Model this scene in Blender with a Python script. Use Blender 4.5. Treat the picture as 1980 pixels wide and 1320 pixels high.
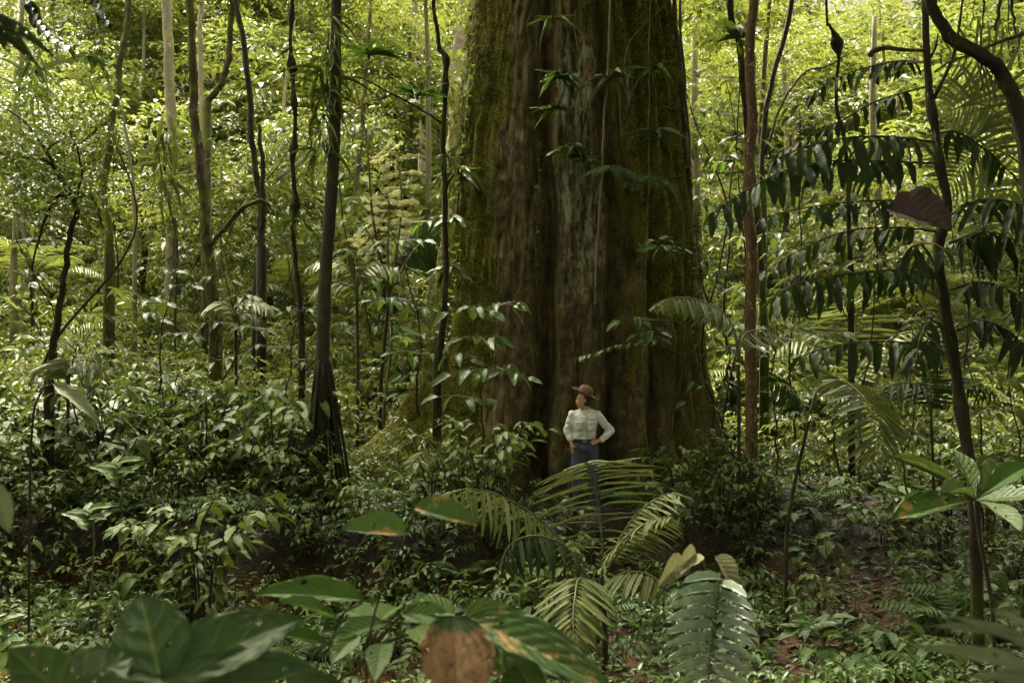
import bpy, math, random
import numpy as np
from mathutils import Matrix, Vector, noise as mnoise

for o in list(bpy.data.objects):
    bpy.data.objects.remove(o, do_unlink=True)
SC = bpy.context.scene
COL = SC.collection
rng = np.random.default_rng(7)
random.seed(7)

# ------------------------------------------------------------------ camera, sky, sun, exposure
F = 1800.0                      # focal length in pixels of a 1980 px wide frame
CAM_Z, CX, CY, HOR = 2.1, 990.0, 660.0, 690.0
PITCH = math.atan((HOR - CY) / F)
cam_d = bpy.data.cameras.new('camera')
cam_d.sensor_width = 36.0
cam_d.lens = 36.0 * F / 1980.0
cam_d.clip_start = 0.05
cam_d.clip_end = 400
cam_d.dof.use_dof = True
cam_d.dof.focus_distance = 12.0
cam_d.dof.aperture_fstop = 5.0
cam = bpy.data.objects.new('camera', cam_d)
COL.objects.link(cam)
cam.location = (0, 0, CAM_Z)
cam.rotation_euler = (math.radians(90) + PITCH, 0, 0)
SC.camera = cam

SUN_EL, SUN_AZ = math.radians(62), math.radians(-28)   # azimuth from +Y, positive to the right
world = bpy.data.worlds.new('World')
SC.world = world
world.use_nodes = True
wn = world.node_tree
wn.nodes.clear()
sky = wn.nodes.new('ShaderNodeTexSky')
sky.sky_type = 'NISHITA'
sky.sun_disc = False
sky.sun_elevation = SUN_EL
sky.sun_rotation = SUN_AZ
sky.dust_density = 4.0
hsv = wn.nodes.new('ShaderNodeHueSaturation')
hsv.inputs['Saturation'].default_value = 0.20
bg = wn.nodes.new('ShaderNodeBackground')
bg.inputs['Strength'].default_value = 0.12
wo = wn.nodes.new('ShaderNodeOutputWorld')
wn.links.new(sky.outputs[0], hsv.inputs['Color'])
warm = wn.nodes.new('ShaderNodeMix')
warm.data_type = 'RGBA'
warm.blend_type = 'MULTIPLY'
warm.inputs[0].default_value = 1.0
warm.inputs[7].default_value = (1.0, 0.955, 0.66, 1)     # warm white balance of the photograph
wn.links.new(hsv.outputs[0], warm.inputs[6])
wn.links.new(warm.outputs[2], bg.inputs['Color'])
wn.links.new(bg.outputs[0], wo.inputs['Surface'])

sun_d = bpy.data.lights.new('sun', 'SUN')
sun_d.energy = 1.5
sun_d.angle = math.radians(11)
sun_d.color = (1.0, 0.94, 0.80)
sun = bpy.data.objects.new('sun', sun_d)
COL.objects.link(sun)
sd = Vector((math.sin(SUN_AZ) * math.cos(SUN_EL), math.cos(SUN_AZ) * math.cos(SUN_EL), math.sin(SUN_EL)))
sun.rotation_euler = sd.to_track_quat('Z', 'Y').to_euler()
sun.location = sd * 60

vs = SC.view_settings
vs.view_transform = 'Standard'
vs.look = 'None'
vs.exposure = 4.0
vs.gamma = 1.0
SC.cycles.use_denoising = True
SC.cycles.max_bounces = 6
SC.cycles.diffuse_bounces = 3
SC.cycles.glossy_bounces = 2
SC.cycles.transmission_bounces = 4
SC.cycles.transparent_max_bounces = 4
SC.cycles.use_adaptive_sampling = True
SC.cycles.adaptive_threshold = 0.02
SC.cycles.caustics_reflective = False
SC.cycles.caustics_refractive = False

# ------------------------------------------------------------------ pixel <-> world
CP, SP = math.cos(PITCH), math.sin(PITCH)

def P(px, py, Y):
    """world point seen at photo pixel (px, py) at forward distance Y"""
    a, b = (px - CX) / F, -(py - CY) / F
    dy, dz = CP - b * SP, SP + b * CP
    s = Y / dy
    return Vector((a * s, Y, CAM_Z + dz * s))

def pix(p):
    x, y, z = p[0], p[1], p[2] - CAM_Z
    f = y * CP + z * SP
    u = -y * SP + z * CP
    if f < 0.05:
        return (-9999, -9999)
    return (CX + F * x / f, CY - F * u / f)

def sstep(a, b, t):
    t = np.clip((np.asarray(t, float) - a) / (b - a), 0, 1)
    return t * t * (3 - 2 * t)

def g(x, y, fine=True):
    """terrain height"""
    x = np.asarray(x, float); y = np.asarray(y, float)
    dep = 0.78 - 0.42 * sstep(1.0, 5.0, x)
    near = 0.42 + 0.05 * np.sin(x * 0.7)
    z = near + (-dep - near) * sstep(3.6, 8.2, y)
    yb = 10.85 + 0.28 * np.sin(x * 0.9 + 0.4) + 0.20 * np.sin(x * 2.3) + 0.12 * np.sin(x * 5.1 + 1)
    w = 0.40 + 0.30 * np.sin(x * 1.7 + 2) ** 2 + 1.8 * sstep(2.0, 5.0, x)
    z = z + (0.0 - z) * sstep(0, 1, (y - yb) / w)
    z = z + 0.10 * np.maximum(0, y - 18.5) + 0.22 * np.maximum(0, y - 25) + 0.42 * np.maximum(0, y - 37) + 0.25 * np.maximum(0, -y - 4) * 0.3
    z = z + 0.035 * np.maximum(0, np.abs(x + 1) - 9)
    bank = np.exp(-((y - yb - w * 0.5) / 0.55) ** 2) * (1 - 0.6 * sstep(2, 5, x))
    z = z + bank * (0.07 * np.sin(x * 6.3 + 2 * np.sin(y * 5)) + 0.05 * np.sin(x * 13.7 + y * 9) + 0.04 * np.sin(y * 17 - x * 4))
    if fine:
        z = z + 0.04 * np.sin(x * 1.7 + 1.3 * np.sin(y * 0.8)) + 0.03 * np.sin(y * 2.1 + x) + 0.02 * np.sin(x * 5.1) * np.sin(y * 4.3)
    return z

def gz(x, y):
    return float(g(x, y))

def ground_at(px, py, y0=4.0, y1=60.0):
    """where the ray through a pixel meets the ground"""
    Y = y0
    while Y < y1:
        p = P(px, py, Y)
        if p.z <= gz(p.x, p.y):
            return p
        Y += 0.05
    return P(px, py, y1)

def gp(px, Y):
    x = P(px, 690, Y).x
    return Vector((x, Y, gz(x, Y)))

def cat(pts, n):
    """Catmull-Rom resample of a polyline (k x d array)"""
    p = np.asarray(pts, float)
    if len(p) == 2:
        t = np.linspace(0, 1, n)[:, None]
        return p[0] * (1 - t) + p[1] * t
    q = np.vstack([2 * p[0] - p[1], p, 2 * p[-1] - p[-2]])
    out = []
    for s in np.linspace(0, len(p) - 1 - 1e-6, n):
        i = int(s); t = s - i
        a, b, c, d = q[i], q[i + 1], q[i + 2], q[i + 3]
        out.append(0.5 * (2 * b + (c - a) * t + (2 * a - 5 * b + 4 * c - d) * t * t + (3 * b - a - 3 * c + d) * t ** 3))
    return np.array(out)

# ------------------------------------------------------------------ mesh helpers
def mesh_np(name, V, T, mat=None, smooth=True, uv=None):
    me = bpy.data.meshes.new(name)
    me.from_pydata(np.asarray(V, dtype=np.float32).reshape(-1, 3), [], np.asarray(T, dtype=np.int32))
    if uv is not None:
        l = me.uv_layers.new(name='UVMap')
        idx = np.empty(len(me.loops), np.int32)
        me.loops.foreach_get('vertex_index', idx)
        l.data.foreach_set('uv', np.asarray(uv, np.float32)[idx].ravel())
    if mat:
        me.materials.append(mat)
    if smooth:
        me.shade_smooth()
    return me

def put(name, me, parent=None, M=None, loc=None):
    o = bpy.data.objects.new(name, me)
    COL.objects.link(o)
    if parent is not None:
        o.parent = parent
    if M is not None:
        o.matrix_basis = M
    if loc is not None:
        o.location = loc
    return o

def tag(o, label, cat_, group=None):
    o['label'] = label
    o['category'] = cat_
    if group:
        o['group'] = group
    return o

def thing(name, loc, label, cat_, group=None, rz=0.0, sc=1.0):
    o = bpy.data.objects.new(name, None)
    o.empty_display_size = 0.1
    COL.objects.link(o)
    o.location = loc
    o.rotation_euler = (0, 0, rz)
    o.scale = (sc, sc, sc)
    return tag(o, label, cat_, group)

def tube_np(pts, rad, ns=8, seed=0, rough=0.0, cap=True):
    """tube along points with per point radius; returns V, T"""
    p = np.asarray(pts, float); n = len(p)
    r = np.asarray(rad, float) * np.ones(n)
    tan = np.gradient(p, axis=0)
    tan /= np.linalg.norm(tan, axis=1)[:, None] + 1e-9
    ref = np.array([1.0, 0, 0]) if abs(tan[0][0]) < 0.8 else np.array([0, 1.0, 0])
    us = []
    u = ref - tan[0] * np.dot(ref, tan[0]); u /= np.linalg.norm(u)
    for i in range(n):
        u = u - tan[i] * np.dot(u, tan[i]); u /= np.linalg.norm(u) + 1e-9
        us.append(u)
    us = np.array(us); vs_ = np.cross(tan, us)
    a = np.arange(ns) * 2 * math.pi / ns
    rr = r[:, None] * np.ones((n, ns))
    if rough > 0:
        rg = np.random.default_rng(seed)
        f1 = rg.uniform(0, 6.28, 6)
        s = np.arange(n)[:, None]
        nz = (np.sin(a * 3 + f1[0] + s * 0.35) + np.sin(a * 5 + f1[1] - s * 0.21) * 0.7 + np.sin(s * 0.9 + f1[2] + a) * 0.6
              + rg.normal(0, 0.6, (n, ns)))
        rr = rr * (1 + rough * nz)
    V = p[:, None, :] + us[:, None, :] * (np.cos(a)[None, :, None] * rr[:, :, None]) + vs_[:, None, :] * (np.sin(a)[None, :, None] * rr[:, :, None])
    V = V.reshape(-1, 3)
    i = np.arange(n - 1)[:, None] * ns; j = np.arange(ns)[None, :]; k = (j + 1) % ns
    A, B, C, D = i + j, i + k, i + ns + k, i + ns + j
    T = np.concatenate([np.stack([A, B, C], -1).reshape(-1, 3), np.stack([A, C, D], -1).reshape(-1, 3)])
    if cap:
        V = np.vstack([V, p[-1] + tan[-1] * r[-1] * 0.6, p[0]])
        e = (n - 1) * ns; c0 = len(V) - 2
        T = np.concatenate([T, [[e + q, e + (q + 1) % ns, c0] for q in range(ns)], [[(q + 1) % ns, q, c0 + 1] for q in range(ns)]])
    return V, T

class Acc:
    """collects vertex and triangle arrays into one mesh"""
    def __init__(s):
        s.V, s.T, s.n = [], [], 0
    def add(s, V, T):
        V = np.asarray(V, float).reshape(-1, 3)
        s.V.append(V); s.T.append(np.asarray(T, int).reshape(-1, 3) + s.n); s.n += len(V)
        return s
    def tube(s, pts, rad, ns=6, **k):
        return s.add(*tube_np(pts, rad, ns, **k))
    def mesh(s, name, mat, smooth=True):
        return mesh_np(name, np.vstack(s.V), np.vstack(s.T), mat, smooth)

# ------------------------------------------------------------------ leaves
SHAPES = {
    'ovate': lambda t: np.sin(np.pi * np.clip(t, 0, 1) ** 0.78) ** 0.85,
    'lance': lambda t: np.sin(np.pi * np.clip(t, 0, 1) ** 0.70) ** 1.15,
    'obov': lambda t: np.sin(np.pi * np.clip(t, 0, 1) ** 1.5) ** 0.8,
    'strap': lambda t: np.clip(np.minimum(t * 9, (1 - t) * 3.2), 0, 1) ** 0.6,
    'oblong': lambda t: np.sin(np.pi * np.clip(t, 0, 1) ** 0.80) ** 0.55,
    'heart': lambda t: np.clip(1.25 * np.sqrt(np.clip(t, 0, 1)) * (1 - t) ** 0.75 * 1.45, 0, 1),
}
def leaf_tpl(n=5, shape='ovate', fold=0.10, droop=0.18, wave=0.0, nw=1, asp=0.42, seed=0, rib=0.0):
    """unit leaf: base at origin, tip at y=1, width 1, upper side +z; returns V, T, UV"""
    w = SHAPES[shape]
    rg = np.random.default_rng(seed)
    V, UV = [], []
    cols = 2 * nw + 1
    for i in range(n + 1):
        t = i / n
        wt = max(float(w(np.array(t))), 0.015) * 0.5
        if wave:
            wt *= 1 + wave * rg.uniform(-1, 1)
        for c in range(cols):
            u = (c - nw) / nw
            z = fold * 2.2 * asp * abs(u) * wt * 2 - droop * t * t + (wave * asp * math.sin(t * 17 + c * 2.1 + seed) * abs(u)) + rib * asp * wt * ((c % 2) * 2 - 1)
            V.append((u * wt, t, z)); UV.append((u * 0.5 + 0.5, t))
    T = []
    for i in range(n):
        for c in range(cols - 1):
            a = i * cols + c
            T += [(a, a + 1, a + 1 + cols), (a, a + 1 + cols, a + cols)]
    return np.array(V), np.array(T), np.array(UV)

FAR_LEAF = (np.array([(0, 0, 0), (.5, .45, .10), (0, 1, -.15), (-.5, .45, .10)]), np.array([(0, 1, 2), (0, 2, 3)]))
_m = leaf_tpl(4, 'ovate', 0.12, 0.2)
MID_LEAF = (_m[0], _m[1])
_m = leaf_tpl(3, 'ovate', 0.12, 0.2)
LOW_LEAF = (_m[0], _m[1])
_m = leaf_tpl(4, 'lance', 0.12, 0.25)
LANCE_LEAF = (_m[0], _m[1])

def basis(Tn, Nn):
    """orthonormal leaf frames: side, along, normal"""
    t = Tn / (np.linalg.norm(Tn, axis=1)[:, None] + 1e-9)
    n = Nn - t * np.sum(Nn * t, axis=1)[:, None]
    n /= np.linalg.norm(n, axis=1)[:, None] + 1e-9
    return np.cross(t, n), t, n

def scatter(tpl, pos, Tn, Nn, L, W):
    """many copies of a leaf template joined; returns V, T"""
    V0, T0 = tpl
    s, t, n = basis(Tn, Nn)
    L = np.asarray(L)[:, None, None]; W = np.asarray(W)[:, None, None]
    V = pos[:, None, :] + s[:, None, :] * (V0[None, :, 0:1] * W) + t[:, None, :] * (V0[None, :, 1:2] * L) + n[:, None, :] * (V0[None, :, 2:3] * L)
    k = len(V0)
    T = (np.arange(len(pos)) * k)[:, None, None] + T0[None]
    return V.reshape(-1, 3), T.reshape(-1, 3)

def leaf_mats(pos, Tn, Nn, L, W):
    s, t, n = basis(Tn, Nn)
    out = []
    for i in range(len(pos)):
        l, w = L[i], W[i]
        out.append(Matrix(((s[i][0] * w, t[i][0] * l, n[i][0] * l, pos[i][0]),
                           (s[i][1] * w, t[i][1] * l, n[i][1] * l, pos[i][1]),
                           (s[i][2] * w, t[i][2] * l, n[i][2] * l, pos[i][2]), (0, 0, 0, 1))))
    return out

def sprays(o, az, el, ln, k, L, ratio, rg, droop=0.35, start=0.2, jit=0.35, tilt=0.25):
    """leafy twigs: arrays (m) of origin, azimuth, elevation, length -> flat leaf arrays and twig end points"""
    m = len(o)
    t = np.linspace(start, 1.0, k)[None, :] * np.ones((m, 1))
    d = np.stack([np.cos(az) * np.cos(el), np.sin(az) * np.cos(el), np.sin(el)], -1)
    pos = o[:, None, :] + d[:, None, :] * (ln[:, None] * t)[:, :, None]
    pos[:, :, 2] -= droop * ln[:, None] * t * t
    side = np.where(np.arange(k) % 2 == 0, 1.0, -1.0)[None, :]
    a = az[:, None] + side * rg.uniform(0.55, 1.25, (m, k)) * (1 - 0.6 * (t > 0.97)) + rg.normal(0, jit * 0.5, (m, k))
    e = -0.15 + rg.normal(0, jit, (m, k)) - droop * 0.5
    T = np.stack([np.cos(a) * np.cos(e), np.sin(a) * np.cos(e), np.sin(e)], -1)
    N = np.stack([rg.normal(0, tilt, (m, k)), rg.normal(0, tilt, (m, k)), np.ones((m, k))], -1)
    LL = L * rg.uniform(0.65, 1.25, (m, k)) * (1.0 - 0.25 * np.abs(t - 0.55))
    WW = LL * ratio * rg.uniform(0.85, 1.15, (m, k))
    return pos.reshape(-1, 3), T.reshape(-1, 3), N.reshape(-1, 3), LL.ravel(), WW.ravel()

# ------------------------------------------------------------------ materials
def new_mat(name):
    m = bpy.data.materials.new(name)
    m.use_nodes = True
    nt = m.node_tree
    for n in list(nt.nodes):
        if n.type != 'OUTPUT_MATERIAL':
            nt.nodes.remove(n)
    return m, nt, nt.nodes['Material Output']

def N_(nt, typ, **kw):
    n = nt.nodes.new(typ)
    for k, v in kw.items():
        if k.startswith('i_'):
            key = k[2:]
            n.inputs[int(key) if key.isdigit() else key.replace('_', ' ')].default_value = v
        else:
            setattr(n, k, v)
    return n

def ramp(nt, stops, interp='LINEAR'):
    r = nt.nodes.new('ShaderNodeValToRGB')
    r.color_ramp.interpolation = interp
    while len(r.color_ramp.elements) < len(stops):
        r.color_ramp.elements.new(0.5)
    for e, (p, c) in zip(r.color_ramp.elements, stops):
        e.position = p
        e.color = (*c, 1) if len(c) == 3 else c
    return r

ALB = 0.62
def leaf_mat(name, cols, rough=0.42, trans=0.32, tcol=(0.16, 0.24, 0.02), veins=0.0, vein_col=(0.14, 0.20, 0.05), spots=0.0,
             spot_col=(0.16, 0.09, 0.03), spec=0.17, spot_scale=5.0, vein_n=26.0, patch=False):
    m, nt, out = new_mat(name)
    lk = nt.links.new
    oi = N_(nt, 'ShaderNodeObjectInfo'); ge = N_(nt, 'ShaderNodeNewGeometry')
    ad = N_(nt, 'ShaderNodeMath', operation='ADD'); fr = N_(nt, 'ShaderNodeMath', operation='FRACT')
    lk(oi.outputs['Random'], ad.inputs[0]); lk(ge.outputs['Random Per Island'], ad.inputs[1]); lk(ad.outputs[0], fr.inputs[0])
    cols = [tuple(v * ALB for v in c) for c in cols]; tcol = tuple(v * ALB for v in tcol); vein_col = tuple(v * ALB for v in vein_col); spot_col = tuple(v * 0.8 for v in spot_col)
    k = len(cols)
    r = ramp(nt, [(i / max(1, k - 1), c) for i, c in enumerate(cols)])
    lk(fr.outputs[0], r.inputs[0])
    col = r.outputs[0]
    tc = N_(nt, 'ShaderNodeTexCoord')
    nz = N_(nt, 'ShaderNodeTexNoise', i_Scale=9.0, i_Detail=3.0)
    lk(ge.outputs['Position'], nz.inputs['Vector'])
    mx = N_(nt, 'ShaderNodeMix', data_type='RGBA', blend_type='MULTIPLY', i_0=0.6)
    rr = ramp(nt, [(0.3, (0.62, 0.66, 0.6)), (0.7, (1.2, 1.15, 1.1))])
    lk(nz.outputs['Fac'], rr.inputs[0]); lk(col, mx.inputs[6]); lk(rr.outputs[0], mx.inputs[7])
    col = mx.outputs[2]
    if veins > 0:
        n7 = N_(nt, 'ShaderNodeTexNoise', i_Scale=70.0, i_Detail=5.0, i_Roughness=0.7); lk(ge.outputs['Position'], n7.inputs['Vector'])
        r7 = ramp(nt, [(0.30, (0.55, 0.60, 0.5)), (0.5, (1.0, 1.0, 1.0)), (0.66, (1.12, 1.1, 1.05)), (0.73, (1.9, 1.6, 1.2))]); lk(n7.outputs['Fac'], r7.inputs[0])
        m7 = N_(nt, 'ShaderNodeMix', data_type='RGBA', blend_type='MULTIPLY', i_0=0.5); lk(col, m7.inputs[6]); lk(r7.outputs[0], m7.inputs[7])
        col = m7.outputs[2]
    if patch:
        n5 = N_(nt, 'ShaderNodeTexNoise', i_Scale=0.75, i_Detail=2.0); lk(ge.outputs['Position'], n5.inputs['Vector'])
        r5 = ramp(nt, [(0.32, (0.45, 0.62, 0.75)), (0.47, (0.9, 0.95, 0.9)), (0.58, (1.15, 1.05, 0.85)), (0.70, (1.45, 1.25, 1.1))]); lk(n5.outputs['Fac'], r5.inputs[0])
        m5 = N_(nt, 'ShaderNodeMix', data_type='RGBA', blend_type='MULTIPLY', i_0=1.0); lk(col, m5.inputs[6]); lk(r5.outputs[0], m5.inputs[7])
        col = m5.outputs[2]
    bumpsrc = None
    if veins > 0:
        uv = N_(nt, 'ShaderNodeUVMap'); sx = N_(nt, 'ShaderNodeSeparateXYZ')
        lk(uv.outputs[0], sx.inputs[0])
        ab = N_(nt, 'ShaderNodeMath', operation='SUBTRACT', i_1=0.5); lk(sx.outputs[0], ab.inputs[0])
        ac = N_(nt, 'ShaderNodeMath', operation='ABSOLUTE'); lk(ab.outputs[0], ac.inputs[0])
        mid = N_(nt, 'ShaderNodeMapRange', i_1=0.012, i_2=0.04, i_3=1.0, i_4=0.0); lk(ac.outputs[0], mid.inputs[0])
        sl = N_(nt, 'ShaderNodeMath', operation='MULTIPLY_ADD', i_1=-0.55); lk(ac.outputs[0], sl.inputs[0]); lk(sx.outputs[1], sl.inputs[2])
        ml = N_(nt, 'ShaderNodeMath', operation='MULTIPLY', i_1=vein_n * 2.2); lk(sl.outputs[0], ml.inputs[0])
        sn = N_(nt, 'ShaderNodeMath', operation='SINE'); lk(ml.outputs[0], sn.inputs[0])
        sv = N_(nt, 'ShaderNodeMapRange', i_1=0.86, i_2=1.0, i_3=0.0, i_4=0.55); lk(sn.outputs[0], sv.inputs[0])
        mxv = N_(nt, 'ShaderNodeMath', operation='MAXIMUM'); lk(mid.outputs[0], mxv.inputs[0]); lk(sv.outputs[0], mxv.inputs[1])
        mv = N_(nt, 'ShaderNodeMath', operation='MULTIPLY', i_1=veins); lk(mxv.outputs[0], mv.inputs[0])
        m2 = N_(nt, 'ShaderNodeMix', data_type='RGBA'); lk(mv.outputs[0], m2.inputs[0]); lk(col, m2.inputs[6]); m2.inputs[7].default_value = (*vein_col, 1)
        col = m2.outputs[2]; bumpsrc = sn.outputs[0]
    if spots > 0:
        n2 = N_(nt, 'ShaderNodeTexNoise', i_Scale=spot_scale, i_Detail=5.0, i_Roughness=0.65)
        lk(ge.outputs['Position'], n2.inputs['Vector'])
        mp = N_(nt, 'ShaderNodeMapRange', i_1=0.66 - spots * 0.3, i_2=0.72 - spots * 0.3, i_3=0.0, i_4=0.9); lk(n2.outputs['Fac'], mp.inputs[0])
        m3 = N_(nt, 'ShaderNodeMix', data_type='RGBA'); lk(mp.outputs[0], m3.inputs[0]); lk(col, m3.inputs[6]); m3.inputs[7].default_value = (*spot_col, 1)
        col = m3.outputs[2]
    pb = N_(nt, 'ShaderNodeBsdfPrincipled', i_Roughness=rough)
    pb.inputs['Specular IOR Level'].default_value = spec
    lk(col, pb.inputs['Base Color'])
    rm = N_(nt, 'ShaderNodeMapRange', i_1=0.3, i_2=0.7, i_3=rough - 0.1, i_4=min(1, rough + 0.16)); lk(nz.outputs['Fac'], rm.inputs[0]); lk(rm.outputs[0], pb.inputs['Roughness'])
    if bumpsrc is not None:
        bp = N_(nt, 'ShaderNodeBump', i_Strength=0.25, i_Distance=0.004); lk(bumpsrc, bp.inputs['Height']); lk(bp.outputs[0], pb.inputs['Normal'])
    if trans > 0:
        tr = N_(nt, 'ShaderNodeBsdfTranslucent')
        mt = N_(nt, 'ShaderNodeMix', data_type='RGBA', i_0=0.55); lk(col, mt.inputs[6]); mt.inputs[7].default_value = (*tcol, 1)
        lk(mt.outputs[2], tr.inputs[0])
        ms = N_(nt, 'ShaderNodeMixShader', i_0=trans); lk(pb.outputs[0], ms.inputs[1]); lk(tr.outputs[0], ms.inputs[2]); lk(ms.outputs[0], out.inputs[0])
    else:
        lk(pb.outputs[0], out.inputs[0])
    return m

def bark_mat(name, c0, c1, moss=0.3, moss_col=(0.055, 0.065, 0.008), lichen=0.0, scale=6.0, stretch=0.18, lichen_col=(0.30, 0.30, 0.22), bump=0.6):
    m, nt, out = new_mat(name)
    lk = nt.links.new
    tc = N_(nt, 'ShaderNodeNewGeometry')
    mp = N_(nt, 'ShaderNodeMapping'); mp.inputs['Scale'].default_value = (1, 1, stretch)
    lk(tc.outputs['Position'], mp.inputs[0])
    n1 = N_(nt, 'ShaderNodeTexNoise', i_Scale=scale * 4, i_Detail=6.0, i_Roughness=0.65); lk(mp.outputs[0], n1.inputs['Vector'])
    r1 = ramp(nt, [(0.3, c0), (0.7, c1)]); lk(n1.outputs['Fac'], r1.inputs[0])
    col = r1.outputs[0]
    n2 = N_(nt, 'ShaderNodeTexNoise', i_Scale=scale * 0.55, i_Detail=6.0, i_Roughness=0.7); lk(tc.outputs['Position'], n2.inputs['Vector'])
    n3 = N_(nt, 'ShaderNodeTexNoise', i_Scale=scale * 2.2, i_Detail=4.0, i_Roughness=0.75); lk(mp.outputs[0], n3.inputs['Vector'])
    if moss > 0:
        f = N_(nt, 'ShaderNodeMapRange', i_1=0.68 - moss * 0.4, i_2=0.80 - moss * 0.4, i_3=0.0, i_4=0.95); lk(n2.outputs['Fac'], f.inputs[0])
        a = N_(nt, 'ShaderNodeMix', data_type='RGBA'); lk(f.outputs[0], a.inputs[0]); lk(col, a.inputs[6]); a.inputs[7].default_value = (*moss_col, 1)
        col = a.outputs[2]
    if lichen > 0:
        f = N_(nt, 'ShaderNodeMapRange', i_1=0.72 - lichen * 0.3, i_2=0.75 - lichen * 0.3, i_3=0.0, i_4=0.9); lk(n3.outputs['Fac'], f.inputs[0])
        a = N_(nt, 'ShaderNodeMix', data_type='RGBA'); lk(f.outputs[0], a.inputs[0]); lk(col, a.inputs[6]); a.inputs[7].default_value = (*lichen_col, 1)
        col = a.outputs[2]
    pb = N_(nt, 'ShaderNodeBsdfPrincipled', i_Roughness=0.85)
    pb.inputs['Specular IOR Level'].default_value = 0.10
    lk(col, pb.inputs['Base Color'])
    bp = N_(nt, 'ShaderNodeBump', i_Strength=bump, i_Distance=0.03); lk(n1.outputs['Fac'], bp.inputs['Height']); lk(bp.outputs[0], pb.inputs['Normal'])
    lk(pb.outputs[0], out.inputs[0])
    return m

def plain_mat(name, c0, c1, rough=0.8, scale=20.0, bump=0.2, spec=0.3):
    m, nt, out = new_mat(name)
    lk = nt.links.new
    tc = N_(nt, 'ShaderNodeTexCoord')
    n1 = N_(nt, 'ShaderNodeTexNoise', i_Scale=scale, i_Detail=5.0); lk(tc.outputs['Object'], n1.inputs['Vector'])
    r1 = ramp(nt, [(0.3, c0), (0.7, c1)]); lk(n1.outputs['Fac'], r1.inputs[0])
    pb = N_(nt, 'ShaderNodeBsdfPrincipled', i_Roughness=rough)
    pb.inputs['Specular IOR Level'].default_value = spec
    lk(r1.outputs[0], pb.inputs['Base Color'])
    bp = N_(nt, 'ShaderNodeBump', i_Strength=bump, i_Distance=0.01); lk(n1.outputs['Fac'], bp.inputs['Height']); lk(bp.outputs[0], pb.inputs['Normal'])
    lk(pb.outputs[0], out.inputs[0])
    return m

def dead_mat():
    m, nt, out = new_mat('leaf_dead_tan')
    lk = nt.links.new
    ge = N_(nt, 'ShaderNodeNewGeometry'); uv = N_(nt, 'ShaderNodeUVMap'); sx = N_(nt, 'ShaderNodeSeparateXYZ'); lk(uv.outputs[0], sx.inputs[0])
    n1 = N_(nt, 'ShaderNodeTexNoise', i_Scale=24.0, i_Detail=9.0, i_Roughness=0.68, i_Distortion=0.6); lk(ge.outputs['Position'], n1.inputs['Vector'])
    r1 = ramp(nt, [(0.30, (0.05, 0.022, 0.010)), (0.43, (0.12, 0.058, 0.024)), (0.52, (0.20, 0.115, 0.05)), (0.72, (0.27, 0.17, 0.085))]); lk(n1.outputs['Fac'], r1.inputs[0])
    ab = N_(nt, 'ShaderNodeMath', operation='SUBTRACT', i_1=0.5); lk(sx.outputs[0], ab.inputs[0]); ac = N_(nt, 'ShaderNodeMath', operation='ABSOLUTE'); lk(ab.outputs[0], ac.inputs[0])
    sl = N_(nt, 'ShaderNodeMath', operation='MULTIPLY_ADD', i_1=-0.5); lk(ac.outputs[0], sl.inputs[0]); lk(sx.outputs[1], sl.inputs[2])
    ml = N_(nt, 'ShaderNodeMath', operation='MULTIPLY', i_1=55.0); lk(sl.outputs[0], ml.inputs[0]); sn = N_(nt, 'ShaderNodeMath', operation='SINE'); lk(ml.outputs[0], sn.inputs[0])
    mid = N_(nt, 'ShaderNodeMapRange', i_1=0.008, i_2=0.03, i_3=0.7, i_4=0.0); lk(ac.outputs[0], mid.inputs[0])
    vv = N_(nt, 'ShaderNodeMapRange', i_1=0.93, i_2=1.0, i_3=0.0, i_4=0.35); lk(sn.outputs[0], vv.inputs[0])
    mm = N_(nt, 'ShaderNodeMath', operation='MAXIMUM'); lk(mid.outputs[0], mm.inputs[0]); lk(vv.outputs[0], mm.inputs[1])
    m1 = N_(nt, 'ShaderNodeMix', data_type='RGBA'); lk(mm.outputs[0], m1.inputs[0]); lk(r1.outputs[0], m1.inputs[6]); m1.inputs[7].default_value = (0.10, 0.05, 0.022, 1)
    # the stalk end is still green
    ad = N_(nt, 'ShaderNodeMath', operation='MULTIPLY_ADD', i_1=0.35); lk(n1.outputs['Fac'], ad.inputs[0]); lk(sx.outputs[1], ad.inputs[2])
    gr = N_(nt, 'ShaderNodeMapRange', i_1=0.30, i_2=0.36, i_3=1.0, i_4=0.0); lk(ad.outputs[0], gr.inputs[0])
    m2 = N_(nt, 'ShaderNodeMix', data_type='RGBA'); lk(gr.outputs[0], m2.inputs[0]); lk(m1.outputs[2], m2.inputs[6]); m2.inputs[7].default_value = (0.03, 0.06, 0.02, 1)
    pb = N_(nt, 'ShaderNodeBsdfPrincipled', i_Roughness=0.6); pb.inputs['Specular IOR Level'].default_value = 0.3
    lk(m2.outputs[2], pb.inputs['Base Color'])
    bp = N_(nt, 'ShaderNodeBump', i_Strength=0.7, i_Distance=0.006); lk(n1.outputs['Fac'], bp.inputs['Height']); lk(bp.outputs[0], pb.inputs['Normal'])
    lk(pb.outputs[0], out.inputs[0])
    return m
M = {}
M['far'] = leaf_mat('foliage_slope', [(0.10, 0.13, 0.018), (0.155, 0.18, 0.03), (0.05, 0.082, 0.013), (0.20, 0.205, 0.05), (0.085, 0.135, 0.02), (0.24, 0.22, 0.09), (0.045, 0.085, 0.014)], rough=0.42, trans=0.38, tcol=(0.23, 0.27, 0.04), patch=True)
M['canopy'] = leaf_mat('foliage_canopy', [(0.05, 0.09, 0.015), (0.08, 0.12, 0.02)], rough=0.5, trans=0.30, tcol=(0.14, 0.19, 0.02))
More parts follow.
